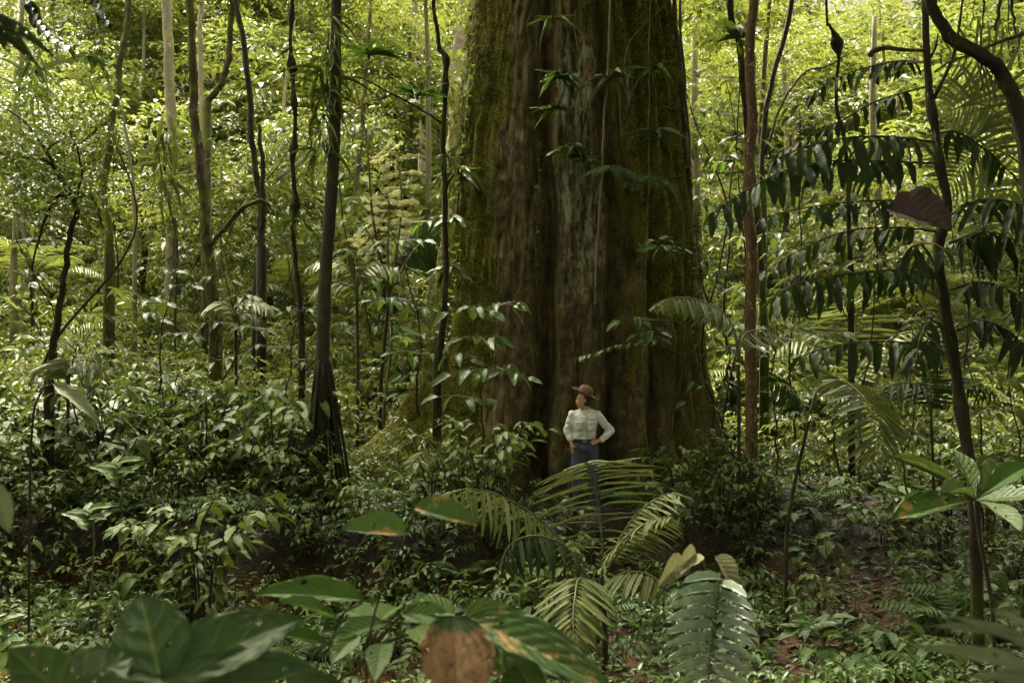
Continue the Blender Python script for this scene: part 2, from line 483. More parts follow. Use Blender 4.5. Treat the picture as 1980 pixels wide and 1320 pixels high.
M['shrub'] = leaf_mat('leaf_shrub', [(0.065, 0.115, 0.014), (0.105, 0.155, 0.022), (0.042, 0.085, 0.013), (0.15, 0.18, 0.032), (0.075, 0.13, 0.018)], rough=0.38, trans=0.28, tcol=(0.16, 0.20, 0.02), veins=0.5, vein_col=(0.11, 0.135, 0.045))
M['seed'] = leaf_mat('leaf_seedling', [(0.05, 0.098, 0.018), (0.08, 0.13, 0.026), (0.038, 0.08, 0.018), (0.066, 0.118, 0.024)], rough=0.36, trans=0.25, tcol=(0.14, 0.20, 0.03), veins=0.4, vein_col=(0.11, 0.15, 0.035))
M['palm'] = leaf_mat('leaf_palm', [(0.13, 0.165, 0.045), (0.18, 0.205, 0.07), (0.10, 0.14, 0.035), (0.21, 0.225, 0.09)], rough=0.40, trans=0.25, tcol=(0.18, 0.20, 0.03), veins=0.4, vein_col=(0.18, 0.18, 0.07))
M['yellow'] = leaf_mat('leaf_yellowing', [(0.24, 0.24, 0.13), (0.30, 0.30, 0.17), (0.18, 0.21, 0.09)], rough=0.5, trans=0.3, tcol=(0.3, 0.28, 0.09), veins=0.4, vein_col=(0.24, 0.21, 0.1))
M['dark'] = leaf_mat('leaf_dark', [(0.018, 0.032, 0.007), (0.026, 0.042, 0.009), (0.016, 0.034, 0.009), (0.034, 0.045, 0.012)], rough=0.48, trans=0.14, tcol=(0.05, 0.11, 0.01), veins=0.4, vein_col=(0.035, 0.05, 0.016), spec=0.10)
M['bright'] = leaf_mat('leaf_bright', [(0.06, 0.13, 0.02), (0.09, 0.16, 0.025), (0.05, 0.11, 0.02)], rough=0.4, trans=0.35, tcol=(0.14, 0.27, 0.02), veins=0.6, vein_col=(0.14, 0.20, 0.05))
M['fern'] = leaf_mat('leaf_fern', [(0.045, 0.095, 0.02), (0.07, 0.115, 0.025), (0.04, 0.075, 0.02)], rough=0.5, trans=0.3, tcol=(0.12, 0.22, 0.02))
M['big'] = leaf_mat('leaf_large_lobed', [(0.040, 0.080, 0.024), (0.048, 0.088, 0.024)], rough=0.5, trans=0.2, tcol=(0.10, 0.18, 0.02), veins=0.8, vein_col=(0.13, 0.18, 0.04), vein_n=12)
M['gloss'] = leaf_mat('leaf_glossy', [(0.20, 0.27, 0.19), (0.24, 0.31, 0.22)], rough=0.26, trans=0.12, tcol=(0.08, 0.2, 0.02), veins=0.9, vein_col=(0.06, 0.10, 0.05), vein_n=0.5, spec=0.9)  # pale base colour stands in for sky sheen on the glossy leaf
M['dead'] = dead_mat()
M['dead_dark'] = leaf_mat('leaf_dead_maroon', [(0.055, 0.035, 0.03), (0.07, 0.042, 0.036)], rough=0.6, trans=0.08, tcol=(0.12, 0.05, 0.02), veins=0.18, spots=0.4, spot_col=(0.025, 0.014, 0.01), spot_scale=30, vein_col=(0.03, 0.018, 0.014))
M['spotty'] = leaf_mat('leaf_blotched', [(0.06, 0.12, 0.03), (0.07, 0.13, 0.03)], rough=0.5, trans=0.25, tcol=(0.13, 0.24, 0.02), veins=0.5, spots=0.42, spot_col=(0.32, 0.20, 0.07), spot_scale=14)
M['pale'] = leaf_mat('leaf_pale_grey', [(0.15, 0.17, 0.10), (0.19, 0.21, 0.13)], rough=0.55, trans=0.2, veins=0.3, vein_col=(0.24, 0.25, 0.16))
M['litter'] = leaf_mat('leaf_litter', [(0.05, 0.03, 0.017), (0.085, 0.055, 0.03), (0.035, 0.022, 0.014), (0.13, 0.10, 0.06), (0.06, 0.04, 0.024)], rough=0.5, trans=0.0)
M['moss_tuft'] = leaf_mat('moss_tuft', [(0.07, 0.08, 0.012), (0.10, 0.105, 0.016), (0.045, 0.055, 0.01)], rough=0.8, trans=0.25, tcol=(0.16, 0.17, 0.02))
M['twig'] = bark_mat('twig_bark', (0.0186, 0.0136, 0.0087), (0.0403, 0.0310, 0.0186), moss=0.25, scale=14)
M['twig_green'] = plain_mat('green_stem', (0.04, 0.05, 0.015), (0.08, 0.08, 0.03), rough=0.6)
M['bark_mossy'] = bark_mat('bark_mossy', (0.0217, 0.0161, 0.0087), (0.0527, 0.0403, 0.0217), moss=0.55, lichen=0.32, lichen_col=(0.16, 0.155, 0.11))
M['bark_dark'] = bark_mat('bark_dark', (0.0112, 0.0087, 0.0056), (0.0279, 0.0223, 0.0136), moss=0.4, moss_col=(0.03, 0.036, 0.006), lichen=0.22, lichen_col=(0.12, 0.12, 0.09))
M['bark_grey'] = bark_mat('bark_grey', (0.0372, 0.0310, 0.0186), (0.0868, 0.0682, 0.0434), moss=0.35, lichen=0.35)
M['bark_pale'] = bark_mat('bark_pale', *[tuple(v * 0.62 for v in c) for c in ((0.1550, 0.1302, 0.0868), (0.2604, 0.2294, 0.1674))], moss=0.42, moss_col=(0.16, 0.15, 0.05), lichen=0.3, lichen_col=(0.34, 0.32, 0.25))
M['bark_red'] = bark_mat('bark_reddish', (0.0434, 0.0260, 0.0136), (0.0992, 0.0620, 0.0341), moss=0.3, lichen=0.4, lichen_col=(0.26, 0.23, 0.17), stretch=0.5)
M['bark_palm'] = bark_mat('bark_palm', (0.0186, 0.0161, 0.0112), (0.0434, 0.0372, 0.0248), moss=0.3, lichen=0.15, stretch=2.5)
M['root'] = bark_mat('root_bark', (0.0099, 0.0087, 0.0056), (0.0310, 0.0260, 0.0161), moss=0.3)
M['liana'] = bark_mat('liana_bark', (0.0744, 0.0558, 0.0341), (0.1612, 0.1240, 0.0806), moss=0.2, lichen=0.2)

# ------------------------------------------------------------------ ground
def build_ground():
    xs = np.concatenate([np.linspace(-60, -14, 30)[:-1], np.linspace(-14, 14, 225), np.linspace(14, 60, 30)[1:]])
    ys = np.concatenate([np.linspace(-40, 2, 24)[:-1], np.linspace(2, 20, 150)[:-1], np.linspace(20, 80, 90)])
    X, Y = np.meshgrid(xs, ys)
    Z = g(X, Y)
    rg = np.random.default_rng(3)
    Z = Z + rg.normal(0, 0.008, Z.shape) * (np.abs(X) < 14)
    V = np.stack([X, Y, Z], -1).reshape(-1, 3)
    nx, ny = len(xs), len(ys)
    i = np.arange(ny - 1)[:, None] * nx; j = np.arange(nx - 1)[None, :]
    A = (i + j).ravel(); B = A + 1; C = A + nx + 1; D = A + nx
    T = np.concatenate([np.stack([A, B, C], -1), np.stack([A, C, D], -1)])
    m, nt, out = new_mat('forest_floor')
    lk = nt.links.new
    ge = N_(nt, 'ShaderNodeNewGeometry')
    n1 = N_(nt, 'ShaderNodeTexNoise', i_Scale=14.0, i_Detail=8.0, i_Roughness=0.7); lk(ge.outputs['Position'], n1.inputs['Vector'])
    r1 = ramp(nt, [(0.3, (0.007, 0.005, 0.0035)), (0.5, (0.018, 0.013, 0.009)), (0.72, (0.045, 0.036, 0.026))]); lk(n1.outputs['Fac'], r1.inputs[0])
    n2 = N_(nt, 'ShaderNodeTexNoise', i_Scale=5.0, i_Detail=6.0); lk(ge.outputs['Position'], n2.inputs['Vector'])
    r2 = ramp(nt, [(0.3, (0.020, 0.008, 0.0035)), (0.7, (0.065, 0.027, 0.010))]); lk(n2.outputs['Fac'], r2.inputs[0])
    sz = N_(nt, 'ShaderNodeSeparateXYZ'); lk(ge.outputs['Position'], sz.inputs[0])
    fz = N_(nt, 'ShaderNodeMapRange', i_1=-0.28, i_2=-0.50, i_3=0.0, i_4=1.0); lk(sz.outputs[2], fz.inputs[0])
    mx = N_(nt, 'ShaderNodeMix', data_type='RGBA'); lk(fz.outputs[0], mx.inputs[0]); lk(r1.outputs[0], mx.inputs[6]); lk(r2.outputs[0], mx.inputs[7])
    pb = N_(nt, 'ShaderNodeBsdfPrincipled', i_Roughness=0.75); pb.inputs['Specular IOR Level'].default_value = 0.15
    lk(mx.outputs[2], pb.inputs['Base Color'])
    bp = N_(nt, 'ShaderNodeBump', i_Strength=0.8, i_Distance=0.05); lk(n1.outputs['Fac'], bp.inputs['Height']); lk(bp.outputs[0], pb.inputs['Normal'])
    lk(pb.outputs[0], out.inputs[0])
    o = put('ground', mesh_np('ground', V, T, m)); o['kind'] = 'structure'

    # shallow muddy water in the gully
    xs = np.linspace(-9, 0.4, 60); V = []; T = []
    for q, x in enumerate(xs):
        V += [(x, 7.4, -0.735), (x, 11.4, -0.735)]
        if q:
            a = 2 * q - 2
            T += [(a, a + 2, a + 3), (a, a + 3, a + 1)]
    m, nt, out = new_mat('muddy_water')
    n1 = N_(nt, 'ShaderNodeTexNoise', i_Scale=2.0, i_Detail=3.0)
    r1 = ramp(nt, [(0.3, (0.035, 0.016, 0.007)), (0.7, (0.06, 0.028, 0.012))]); nt.links.new(n1.outputs['Fac'], r1.inputs[0])
    pb = N_(nt, 'ShaderNodeBsdfPrincipled', i_Roughness=0.12)
    nt.links.new(r1.outputs[0], pb.inputs['Base Color'])
    bp = N_(nt, 'ShaderNodeBump', i_Strength=0.08, i_Distance=0.02); nt.links.new(n1.outputs['Fac'], bp.inputs['Height']); nt.links.new(bp.outputs[0], pb.inputs['Normal'])
    nt.links.new(pb.outputs[0], out.inputs[0])
    o = put('stream', mesh_np('stream', V, T, m)); o['kind'] = 'structure'
build_ground()

# ------------------------------------------------------------------ the giant tree
GX, GY = P(1111, 690, 15.6).x, 15.6
def vnoise(u, v, seed=0):
    """smooth value noise on a lattice"""
    tab = np.random.default_rng(seed).random((256, 256))
    iu, iv = np.floor(u).astype(int), np.floor(v).astype(int)
    fu, fv = u - iu, v - iv
    fu, fv = fu * fu * (3 - 2 * fu), fv * fv * (3 - 2 * fv)
    a, b = tab[iu % 256, iv % 256], tab[(iu + 1) % 256, iv % 256]
    c, d = tab[iu % 256, (iv + 1) % 256], tab[(iu + 1) % 256, (iv + 1) % 256]
    return (a * (1 - fu) + b * fu) * (1 - fv) + (c * (1 - fu) + d * fu) * fv

def giant_r(phi, z):
    R = np.interp(z, [-0.5, 0, 0.8, 1.8, 3.2, 4.7, 6.2, 8.1, 12, 20, 30], [2.50, 2.38, 2.26, 2.16, 2.09, 2.00, 1.84, 1.58, 1.32, 1.1, 0.9])
    def gs(c, w, p=2):
        d = np.abs((phi - math.radians(c) + math.pi) % (2 * math.pi) - math.pi)
        return np.exp(-(d / math.radians(w)) ** p)
    low = np.exp(-np.maximum(z, 0) / 1.5)
    mid = np.exp(-np.maximum(z, 0) / 5.0)
    wig = 0.05 * np.sin(z * 1.1 + 1.0) + 0.03 * np.sin(z * 2.7)
    phi0 = phi
    phi = phi + wig * 0.6
    r = np.ones_like(phi) * R
    # deep folds between the buttresses
    for c, w, d in ((-17, 4.5, 0.62), (-3, 3, 0.10), (13, 4.0, 0.45), (20, 2.5, 0.16), (31, 4, 0.30), (45, 4, 0.20), (60, 6, 0.34), (74, 4, 0.12), (115, 12, 0.4), (165, 14, 0.4), (-125, 14, 0.4), (-48, 9, 0.05)):
        r = r - d * gs(c, w) * (0.35 + 0.75 * mid) * R / 2
    r = r + 0.13 * gs(-86, 38)
    # buttress ridges
    for c, w, d, e in ((-88, 14, 1.9, 1.05), (-60, 14, 0.25, 0.9), (-30, 7, 0.22, 1.3), (4, 7, 0.10, 1.3), (25, 4, 0.24, 1.6), (38, 5, 0.20, 1.4), (52, 6, 0.28, 1.0), (84, 12, 0.25, 1.1), (140, 13, 1.2, 1.0), (-155, 12, 1.2, 1.0)):
        r = r + d * gs(c, w) * np.exp(-np.maximum(z, 0) / e)
    r = r + 0.020 * np.sin(phi * 31 + 2 * np.sin(z * 0.8)) * (0.5 + 0.5 * np.sin(phi * 5)) + 0.012 * np.sin(phi * 67 + 1.5 * np.sin(z * 1.3 + phi * 3))
    r = r + 0.02 * np.sin(z * 2.3 + phi * 4) + 0.012 * np.sin(z * 6.1 + phi * 9)
    return r

def build_giant():
    root = thing('giant_tree', (GX, GY, gz(GX, GY)), 'colossal mossy buttressed rainforest tree towering behind the person in the brown hat', 'tree')
    na, nz_ = 660, 300
    ph = np.linspace(-math.pi, math.pi, na, endpoint=False)
    zz = np.concatenate([np.linspace(-0.5, 8.5, 250), np.linspace(8.5, 27, nz_ - 249)[1:]])
    PH, ZZ = np.meshgrid(ph, zz)
    Rr = giant_r(PH, ZZ)
    rg = np.random.default_rng(5)
    U = PH * 2.0
    rid = 1 - np.abs(2 * vnoise(U * 5 + 0.6 * vnoise(U * 2, ZZ * 1.3, 9) * 3, ZZ * 0.55 + 40, 1) - 1)
    rid2 = 1 - np.abs(2 * vnoise(U * 13 + vnoise(U * 4, ZZ * 3, 8) * 2, ZZ * 1.7 + 40, 2) - 1)
    lump = vnoise(U * 9, ZZ * 4.5, 3) * 0.6 + vnoise(U * 22, ZZ * 12, 4) * 0.4
    Rr = Rr - 0.06 * rid ** 4 - 0.035 * rid2 ** 4 + 0.05 * (lump - 0.5) + 0.10 * (vnoise(U * 1.6, ZZ * 0.8, 6) - 0.5)
    Rr = Rr + rg.normal(0, 0.003, Rr.shape)
    X = Rr * np.sin(PH); Y = -Rr * np.cos(PH)
    V = np.stack([X, Y, ZZ], -1).reshape(-1, 3)
    n = len(zz)
    i = np.arange(n - 1)[:, None] * na; j = np.arange(na)[None, :]; k = (j + 1) % na
    A, B, C, D = i + j, i + k, i + na + k, i + na + j
    T = np.concatenate([np.stack([A, B, C], -1).reshape(-1, 3), np.stack([A, C, D], -1).reshape(-1, 3)])
    m, nt, out = new_mat('giant_bark')
    lk = nt.links.new
    tc = N_(nt, 'ShaderNodeTexCoord')
    am = N_(nt, 'ShaderNodeAttribute', attribute_name='moss'); al = N_(nt, 'ShaderNodeAttribute', attribute_name='lichen')
    mp = N_(nt, 'ShaderNodeMapping'); mp.inputs['Scale'].default_value = (1, 1, 0.24); lk(tc.outputs['Object'], mp.inputs[0])
    mp2 = N_(nt, 'ShaderNodeMapping'); mp2.inputs['Scale'].default_value = (1, 1, 0.35); lk(tc.outputs['Object'], mp2.inputs[0])
    n1 = N_(nt, 'ShaderNodeTexNoise', i_Scale=9.0, i_Detail=10.0, i_Roughness=0.74); lk(mp.outputs[0], n1.inputs['Vector'])
    r1 = ramp(nt, [(0.30, (0.019, 0.014, 0.008)), (0.5, (0.072, 0.052, 0.027)), (0.72, (0.18, 0.130, 0.070))]); lk(n1.outputs['Fac'], r1.inputs[0])
    n6 = N_(nt, 'ShaderNodeTexNoise', i_Scale=6.0, i_Detail=10.0, i_Roughness=0.75); lk(tc.outputs['Object'], n6.inputs['Vector'])
    r6 = ramp(nt, [(0.32, (0.35, 0.38, 0.30)), (0.5, (0.9, 0.95, 0.8)), (0.68, (1.7, 1.65, 1.5))]); lk(n6.outputs['Fac'], r6.inputs[0])
    m6 = N_(nt, 'ShaderNodeMix', data_type='RGBA', blend_type='MULTIPLY', i_0=1.0); lk(r1.outputs[0], m6.inputs[6]); lk(r6.outputs[0], m6.inputs[7])
    # moss
    n2 = N_(nt, 'ShaderNodeTexNoise', i_Scale=2.2, i_Detail=9.0, i_Roughness=0.72); lk(mp2.outputs[0], n2.inputs['Vector'])
    s1 = N_(nt, 'ShaderNodeMath', operation='MULTIPLY_ADD', i_1=0.62, i_2=-0.31); lk(am.outputs['Fac'], s1.inputs[0])
    s2 = N_(nt, 'ShaderNodeMath', operation='ADD'); lk(s1.outputs[0], s2.inputs[0]); lk(n2.outputs['Fac'], s2.inputs[1])
    fm = N_(nt, 'ShaderNodeMapRange', i_1=0.46, i_2=0.62, i_3=0.0, i_4=0.96); lk(s2.outputs[0], fm.inputs[0])
    n3 = N_(nt, 'ShaderNodeTexNoise', i_Scale=26.0, i_Detail=6.0, i_Roughness=0.7); lk(tc.outputs['Object'], n3.inputs['Vector'])
    r3 = ramp(nt, [(0.3, (0.012, 0.013, 0.002)), (0.46, (0.072, 0.070, 0.006)), (0.70, (0.19, 0.165, 0.015))]); lk(n3.outputs['Fac'], r3.inputs[0])
    mx = N_(nt, 'ShaderNodeMix', data_type='RGBA'); lk(fm.outputs[0], mx.inputs[0]); lk(m6.outputs[2], mx.inputs[6]); lk(r3.outputs[0], mx.inputs[7])
    # lichen
    n4 = N_(nt, 'ShaderNodeTexNoise', i_Scale=8.0, i_Detail=9.0, i_Roughness=0.76); lk(mp2.outputs[0], n4.inputs['Vector'])
    s3 = N_(nt, 'ShaderNodeMath', operation='MULTIPLY_ADD', i_1=0.36, i_2=-0.30); lk(al.outputs['Fac'], s3.inputs[0])
    s4 = N_(nt, 'ShaderNodeMath', operation='ADD'); lk(s3.outputs[0], s4.inputs[0]); lk(n4.outputs['Fac'], s4.inputs[1])
    fl = N_(nt, 'ShaderNodeMapRange', i_1=0.50, i_2=0.55, i_3=0.0, i_4=0.85); lk(s4.outputs[0], fl.inputs[0])
    my = N_(nt, 'ShaderNodeMix', data_type='RGBA'); lk(fl.outputs[0], my.inputs[0]); lk(mx.outputs[2], my.inputs[6]); my.inputs[7].default_value = (0.20, 0.205, 0.14, 1)
    pb = N_(nt, 'ShaderNodeBsdfPrincipled', i_Roughness=0.8); pb.inputs['Specular IOR Level'].default_value = 0.12
    lk(my.outputs[2], pb.inputs['Base Color'])
    hm = N_(nt, 'ShaderNodeMix', data_type='FLOAT'); lk(fm.outputs[0], hm.inputs[0]); lk(n1.outputs['Fac'], hm.inputs[2]); lk(n3.outputs['Fac'], hm.inputs[3])
    bp = N_(nt, 'ShaderNodeBump', i_Strength=1.0, i_Distance=0.10); lk(hm.outputs[0], bp.inputs['Height']); lk(bp.outputs[0], pb.inputs['Normal'])
    lk(pb.outputs[0], out.inputs[0])
    me = mesh_np('giant_trunk', V, T, m)
    deg = np.degrees(PH)
    moss = 0.42 + 0.62 * np.exp(-((deg + 72) / 32) ** 4) + 0.45 * np.exp(-((deg - 50) / 30) ** 4) * (0.4 + 0.6 * sstep(1, 6, ZZ)) + 0.3 * (np.abs(deg) > 95)
    moss = moss - 0.35 * np.exp(-((deg + 28) / 9) ** 2) - 0.3 * np.exp(-((deg - 0) / 13) ** 4) * (1 - 0.5 * sstep(5.5, 7.5, ZZ)) - 0.12 * (1 - sstep(0.5, 3.5, ZZ)) * (np.abs(deg) < 60)
    moss = moss + 0.35 * np.exp(-((deg - 6) / 14) ** 2) * np.exp(-((ZZ - 7.6) / 0.9) ** 2)
    lich = 0.86 * np.exp(-((deg + 2 + 2 * np.sin(ZZ * 1.3)) / 13.0) ** 4) * sstep(1.2, 3.2, ZZ) * (1 - 0.7 * sstep(6.5, 7.5, ZZ))
    lich = np.maximum(lich, 0.72 * np.exp(-((deg - 22) / 7) ** 2) * sstep(2.5, 4.5, ZZ))
    lich = np.maximum(lich, 0.85 * np.exp(-((deg - 38) / 10) ** 2) * sstep(6.8, 7.6, ZZ))
    lich = np.maximum(lich, 0.42)
    for nm, arr in (('moss', moss), ('lichen', lich)):
        a = me.attributes.new(nm, 'FLOAT', 'POINT')
        a.data.foreach_set('value', np.clip(arr, 0, 1).astype(np.float32).ravel())
    put('trunk', me, root)
    # small epiphytes and moss tufts that roughen the mossy side
    def on_trunk(deg_, z):
        p = math.radians(deg_); r = float(giant_r(np.array([p]), np.array([z]))[0])
        return np.array([r * math.sin(p), -r * math.cos(p), z]), np.array([math.sin(p), -math.cos(p), 0])
    pos, Tn, Nn, L, W = [], [], [], [], []
    rg = np.random.default_rng(11)
    for c in range(900):
        if rg.random() < 0.68:
            d_, z = rg.uniform(-100, -35), rg.uniform(0.8, 8.3)
        else:
            d_, z = rg.uniform(18, 85), rg.uniform(1.5, 8.3)
        p, nrm = on_trunk(d_, z)
        sd_ = np.array([math.cos(math.radians(d_)), math.sin(math.radians(d_)), 0])
        k = rg.integers(5, 12)
        for q in range(k):
            t = nrm * rg.uniform(0.5, 1.0) + sd_ * rg.normal(0, 0.8) + np.array([0, 0, rg.uniform(-1.0, 0.35)])
            pos.append(p + sd_ * rg.normal(0, 0.06) + np.array([0, 0, rg.normal(0, 0.03)])); Tn.append(t); Nn.append(nrm * 0.5 + np.array([0, 0, 1.0]))
            l = rg.uniform(0.04, 0.11); L.append(l); W.append(l * rg.uniform(0.2, 0.4))
    V, T = scatter(FAR_LEAF, np.array(pos), np.array(Tn), np.array(Nn), np.array(L), np.array(W))
    o = put('moss_tufts', mesh_np('moss_tufts', V, T, M['moss_tuft']), root); o['kind'] = 'stuff'
    # limbs and crown, above the frame
    acc = Acc(); cents = []
    for q in range(9):
        a = q * 0.7 + 0.2; ln = 8 + 3 * math.sin(q * 2.1)
        z0 = 18 + (q % 4) * 1.6
        pts = cat([(0, 0, z0), (math.cos(a) * ln * .3, math.sin(a) * ln * .3, z0 + 1.6), (math.cos(a) * ln * .7, math.sin(a) * ln * .7, z0 + 2.4), (math.cos(a) * ln, math.sin(a) * ln, z0 + 3.2)], 14)
        acc.tube(pts, np.linspace(0.42, 0.08, 14), 9)
        cents += [pts[6], pts[9], pts[12], pts[13]]
    put('limb', acc.mesh('giant_limbs', M['bark_grey']), root)
    rg = np.random.default_rng(12)
    cents = np.array(cents)
    m_ = 600
    o_ = cents[rg.integers(0, len(cents), m_)] + rg.normal(0, 1.3, (m_, 3)) * np.array([1, 1, 0.5])
    V, T = scatter(FAR_LEAF, *sprays(o_, rg.uniform(0, 6.28, m_), rg.uniform(-0.2, 0.5, m_), rg.uniform(0.8, 1.6, m_), 10, 0.30, 0.45, rg))
    put('crown', mesh_np('giant_crown', V, T, M['canopy']), root)
    return on_trunk
on_trunk = build_giant()

# ------------------------------------------------------------------ the person
def blob(name, prims, mat, voxel, smooth=6, parent=None, warp=None):
    """closed shapes fused into one continuous skin: prims = (p0, r0, p1, r1[, (sx, sy, sz)])"""
    acc = Acc()
    th = np.linspace(0, math.pi, 9); ph_ = np.arange(14) * 2 * math.pi / 14
    S = [(math.sin(t) * math.cos(p), math.sin(t) * math.sin(p), math.cos(t)) for t in th for p in ph_]
    S = np.array(S); F_ = []
    for i in range(8):
        for j in range(14):
            a = i * 14 + j; b = i * 14 + (j + 1) % 14
            F_ += [(a, b + 14, b), (a, a + 14, b + 14)]
    for pr in prims:
        p0, r0, p1, r1 = pr[:4]; sc = np.array(pr[4] if len(pr) > 4 else (1, 1, 1))
        p0, p1 = np.array(p0, float), np.array(p1, float)
        n = max(2, int(np.linalg.norm(p1 - p0) / (min(r0, r1) * 0.45)) + 1)
        for t in np.linspace(0, 1, n):
            acc.add(S * (r0 + (r1 - r0) * t) * sc + p0 + (p1 - p0) * t, F_)
    me = acc.mesh(name, mat)
    tmp = bpy.data.objects.new('tmp', me); COL.objects.link(tmp)
    md = tmp.modifiers.new('r', 'REMESH'); md.mode = 'VOXEL'; md.voxel_size = voxel; md.use_smooth_shade = True
    ms = tmp.modifiers.new('s', 'SMOOTH'); ms.iterations = smooth; ms.factor = 0.5
    dg = bpy.context.evaluated_depsgraph_get(); dg.update()
    out = bpy.data.meshes.new_from_object(tmp.evaluated_get(dg))
    bpy.data.objects.remove(tmp, do_unlink=True)
    bpy.data.meshes.remove(me)
    out.name = name
    if not out.materials:
        out.materials.append(mat)
    else:
        out.materials[0] = mat
    if warp is not None:
        n = len(out.vertices); co = np.empty(n * 3, np.float32); out.vertices.foreach_get('co', co); co = co.reshape(-1, 3)
        nr = np.empty(n * 3, np.float32); out.vertices.foreach_get('normal', nr); nr = nr.reshape(-1, 3)
        co = co + nr * warp(co)[:, None]
        out.vertices.foreach_set('co', co.astype(np.float32).ravel()); out.update()
    out.shade_smooth()
    return put(name, out, parent)

def person():
    base = Vector((P(1130, 690, 12.35).x, 12.35, gz(P(1130, 690, 12.35).x, 12.35)))
    r = thing('person', base, 'person in pale shirt, dark trousers and brown brimmed hat, hand on hip, looking left', 'person', sc=0.945)
    skin = plain_mat('skin', (0.30, 0.16, 0.095), (0.36, 0.20, 0.12), 0.5, 30, 0.05)
    shirt_m = plain_mat('shirt_cloth', (0.38, 0.385, 0.365), (0.50, 0.505, 0.48), 0.9, 14, 0.6, 0.15)
    jean_m = plain_mat('trouser_cloth', (0.034, 0.040, 0.056), (0.052, 0.060, 0.082), 0.9, 70, 0.15, 0.15)
    hat_m = plain_mat('hat_felt', (0.10, 0.054, 0.034), (0.14, 0.077, 0.048), 0.85, 40, 0.1, 0.2)
    dark_m = plain_mat('dark_leather', (0.02, 0.015, 0.01), (0.035, 0.026, 0.018), 0.5, 30, 0.1)
    hair_m = plain_mat('hair', (0.02, 0.012, 0.007), (0.04, 0.025, 0.014), 0.6, 80, 0.2)
    # joints (x to the viewer's right, y away from the viewer)
    shR, elR, haR = (-0.168, 0.0, 1.365), (-0.245, 0.03, 1.135), (-0.19, -0.05, 0.985)     # arm on the left of the picture, hand in pocket
    shL, elL, haL = (0.178, 0.0, 1.365), (0.375, 0.05, 1.13), (0.195, -0.075, 1.005)        # arm on the right, hand on hip
    hd = np.array((-0.018, -0.02, 1.575))                                                    # head centre, face towards -x
    body = [((0, 0, 0.95), 0.135, (0, 0, 1.10), 0.12, (1.05, 0.72, 1)), ((0, 0, 1.10), 0.12, (0, 0, 1.27), 0.135, (1.08, 0.64, 1)),
            ((-0.11, 0, 1.360), 0.046, (0.12, 0, 1.360), 0.046), ((0, 0.01, 1.38), 0.060, (-0.005, 0, 1.50), 0.052),
            (tuple(hd + (0.015, 0, 0.025)), 0.092, tuple(hd + (0.012, 0, 0.03)), 0.092, (1.03, 0.80, 1.06)),
            (tuple(hd + (-0.035, 0, -0.045)), 0.058, tuple(hd + (-0.04, 0, -0.03)), 0.062, (1, 0.9, 1.05)),
            (tuple(hd + (-0.062, 0, -0.088)), 0.026, tuple(hd + (-0.02, 0, -0.082)), 0.04, (1, 1.15, 0.9)),          # jaw and chin
            (tuple(hd + (-0.098, 0, -0.028)), 0.013, tuple(hd + (-0.084, 0, 0.012)), 0.009, (1, 0.85, 1)),            # nose
            (tuple(hd + (-0.083, -0.02, -0.058)), 0.009, tuple(hd + (-0.083, 0.02, -0.058)), 0.009),                    # lips
            (tuple(hd + (-0.080, -0.032, 0.028)), 0.011, tuple(hd + (-0.080, 0.032, 0.028)), 0.011),                    # brow
            (tuple(hd + (0.022, -0.074, 0.0)), 0.018, tuple(hd + (0.018, -0.076, -0.03)), 0.013, (1, 0.5, 1)), (tuple(hd + (0.022, 0.074, 0.0)), 0.018, tuple(hd + (0.018, 0.076, -0.03)), 0.013, (1, 0.5, 1)),
            (shR, 0.052, elR, 0.040), (elR, 0.040, haR, 0.027), (shL, 0.052, elL, 0.040), (elL, 0.040, haL, 0.027),
            ((-0.085, 0, 0.93), 0.088, (-0.10, -0.03, 0.52), 0.058), ((-0.10, -0.03, 0.52), 0.056, (-0.11, 0.01, 0.08), 0.036),
            ((0.085, 0, 0.93), 0.088, (0.125, 0.0, 0.52), 0.058), ((0.125, 0.0, 0.52), 0.056, (0.15, 0.04, 0.08), 0.036),
            ((-0.11, 0.01, 0.06), 0.036, (-0.125, -0.12, 0.035), 0.030), ((0.15, 0.04, 0.06), 0.036, (0.175, -0.09, 0.035), 0.030)]
    # hand on the hip: palm, four fingers forward round the waist, thumb back
    body += [((0.195, -0.075, 1.005), 0.024, (0.155, -0.105, 0.998), 0.026, (1.1, 0.7, 1.25))]
    for k, (dz, ln) in enumerate([(0.022, 0.062), (0.004, 0.070), (-0.014, 0.064), (-0.030, 0.050)]):
        a = (0.150, -0.112, 0.998 + dz); m_ = (0.150 - ln * 0.55, -0.122, 0.994 + dz); e = (0.150 - ln, -0.118, 0.985 + dz * 1.15)
        body += [(a, 0.0098, m_, 0.009), (m_, 0.009, e, 0.0075)]
    body += [((0.180, -0.07, 1.022), 0.011, (0.165, -0.03, 1.035), 0.009)]
    # other hand: palm with fingers going into the pocket, thumb outside
    body += [((-0.19, -0.05, 0.985), 0.024, (-0.178, -0.075, 0.925), 0.030, (0.75, 1, 1.1))]
    for dx, ln in [(-0.020, 0.060), (-0.007, 0.068), (0.007, 0.064), (0.020, 0.052)]:
        body += [((-0.178 + dx * 0.6, -0.078 - abs(dx) * 0.2, 0.90), 0.0095, (-0.170 + dx, -0.080, 0.90 - ln), 0.008)]
    body += [((-0.165, -0.085, 0.955), 0.011, (-0.140, -0.105, 0.915), 0.009)]
    bd = blob('body', body, skin, 0.0078, 3, r)
    # eyes under the brim
    for sy in (-1, 1):
        V, T = tube_np(cat([(hd[0] - 0.080, hd[1] + sy * 0.030 - 0.009, hd[2] + 0.012), (hd[0] - 0.084, hd[1] + sy * 0.030, hd[2] + 0.013), (hd[0] - 0.080, hd[1] + sy * 0.030 + 0.009, hd[2] + 0.012)], 5), 0.005, 6)
        put('eye', mesh_np('eye', V, T, dark_m), r)
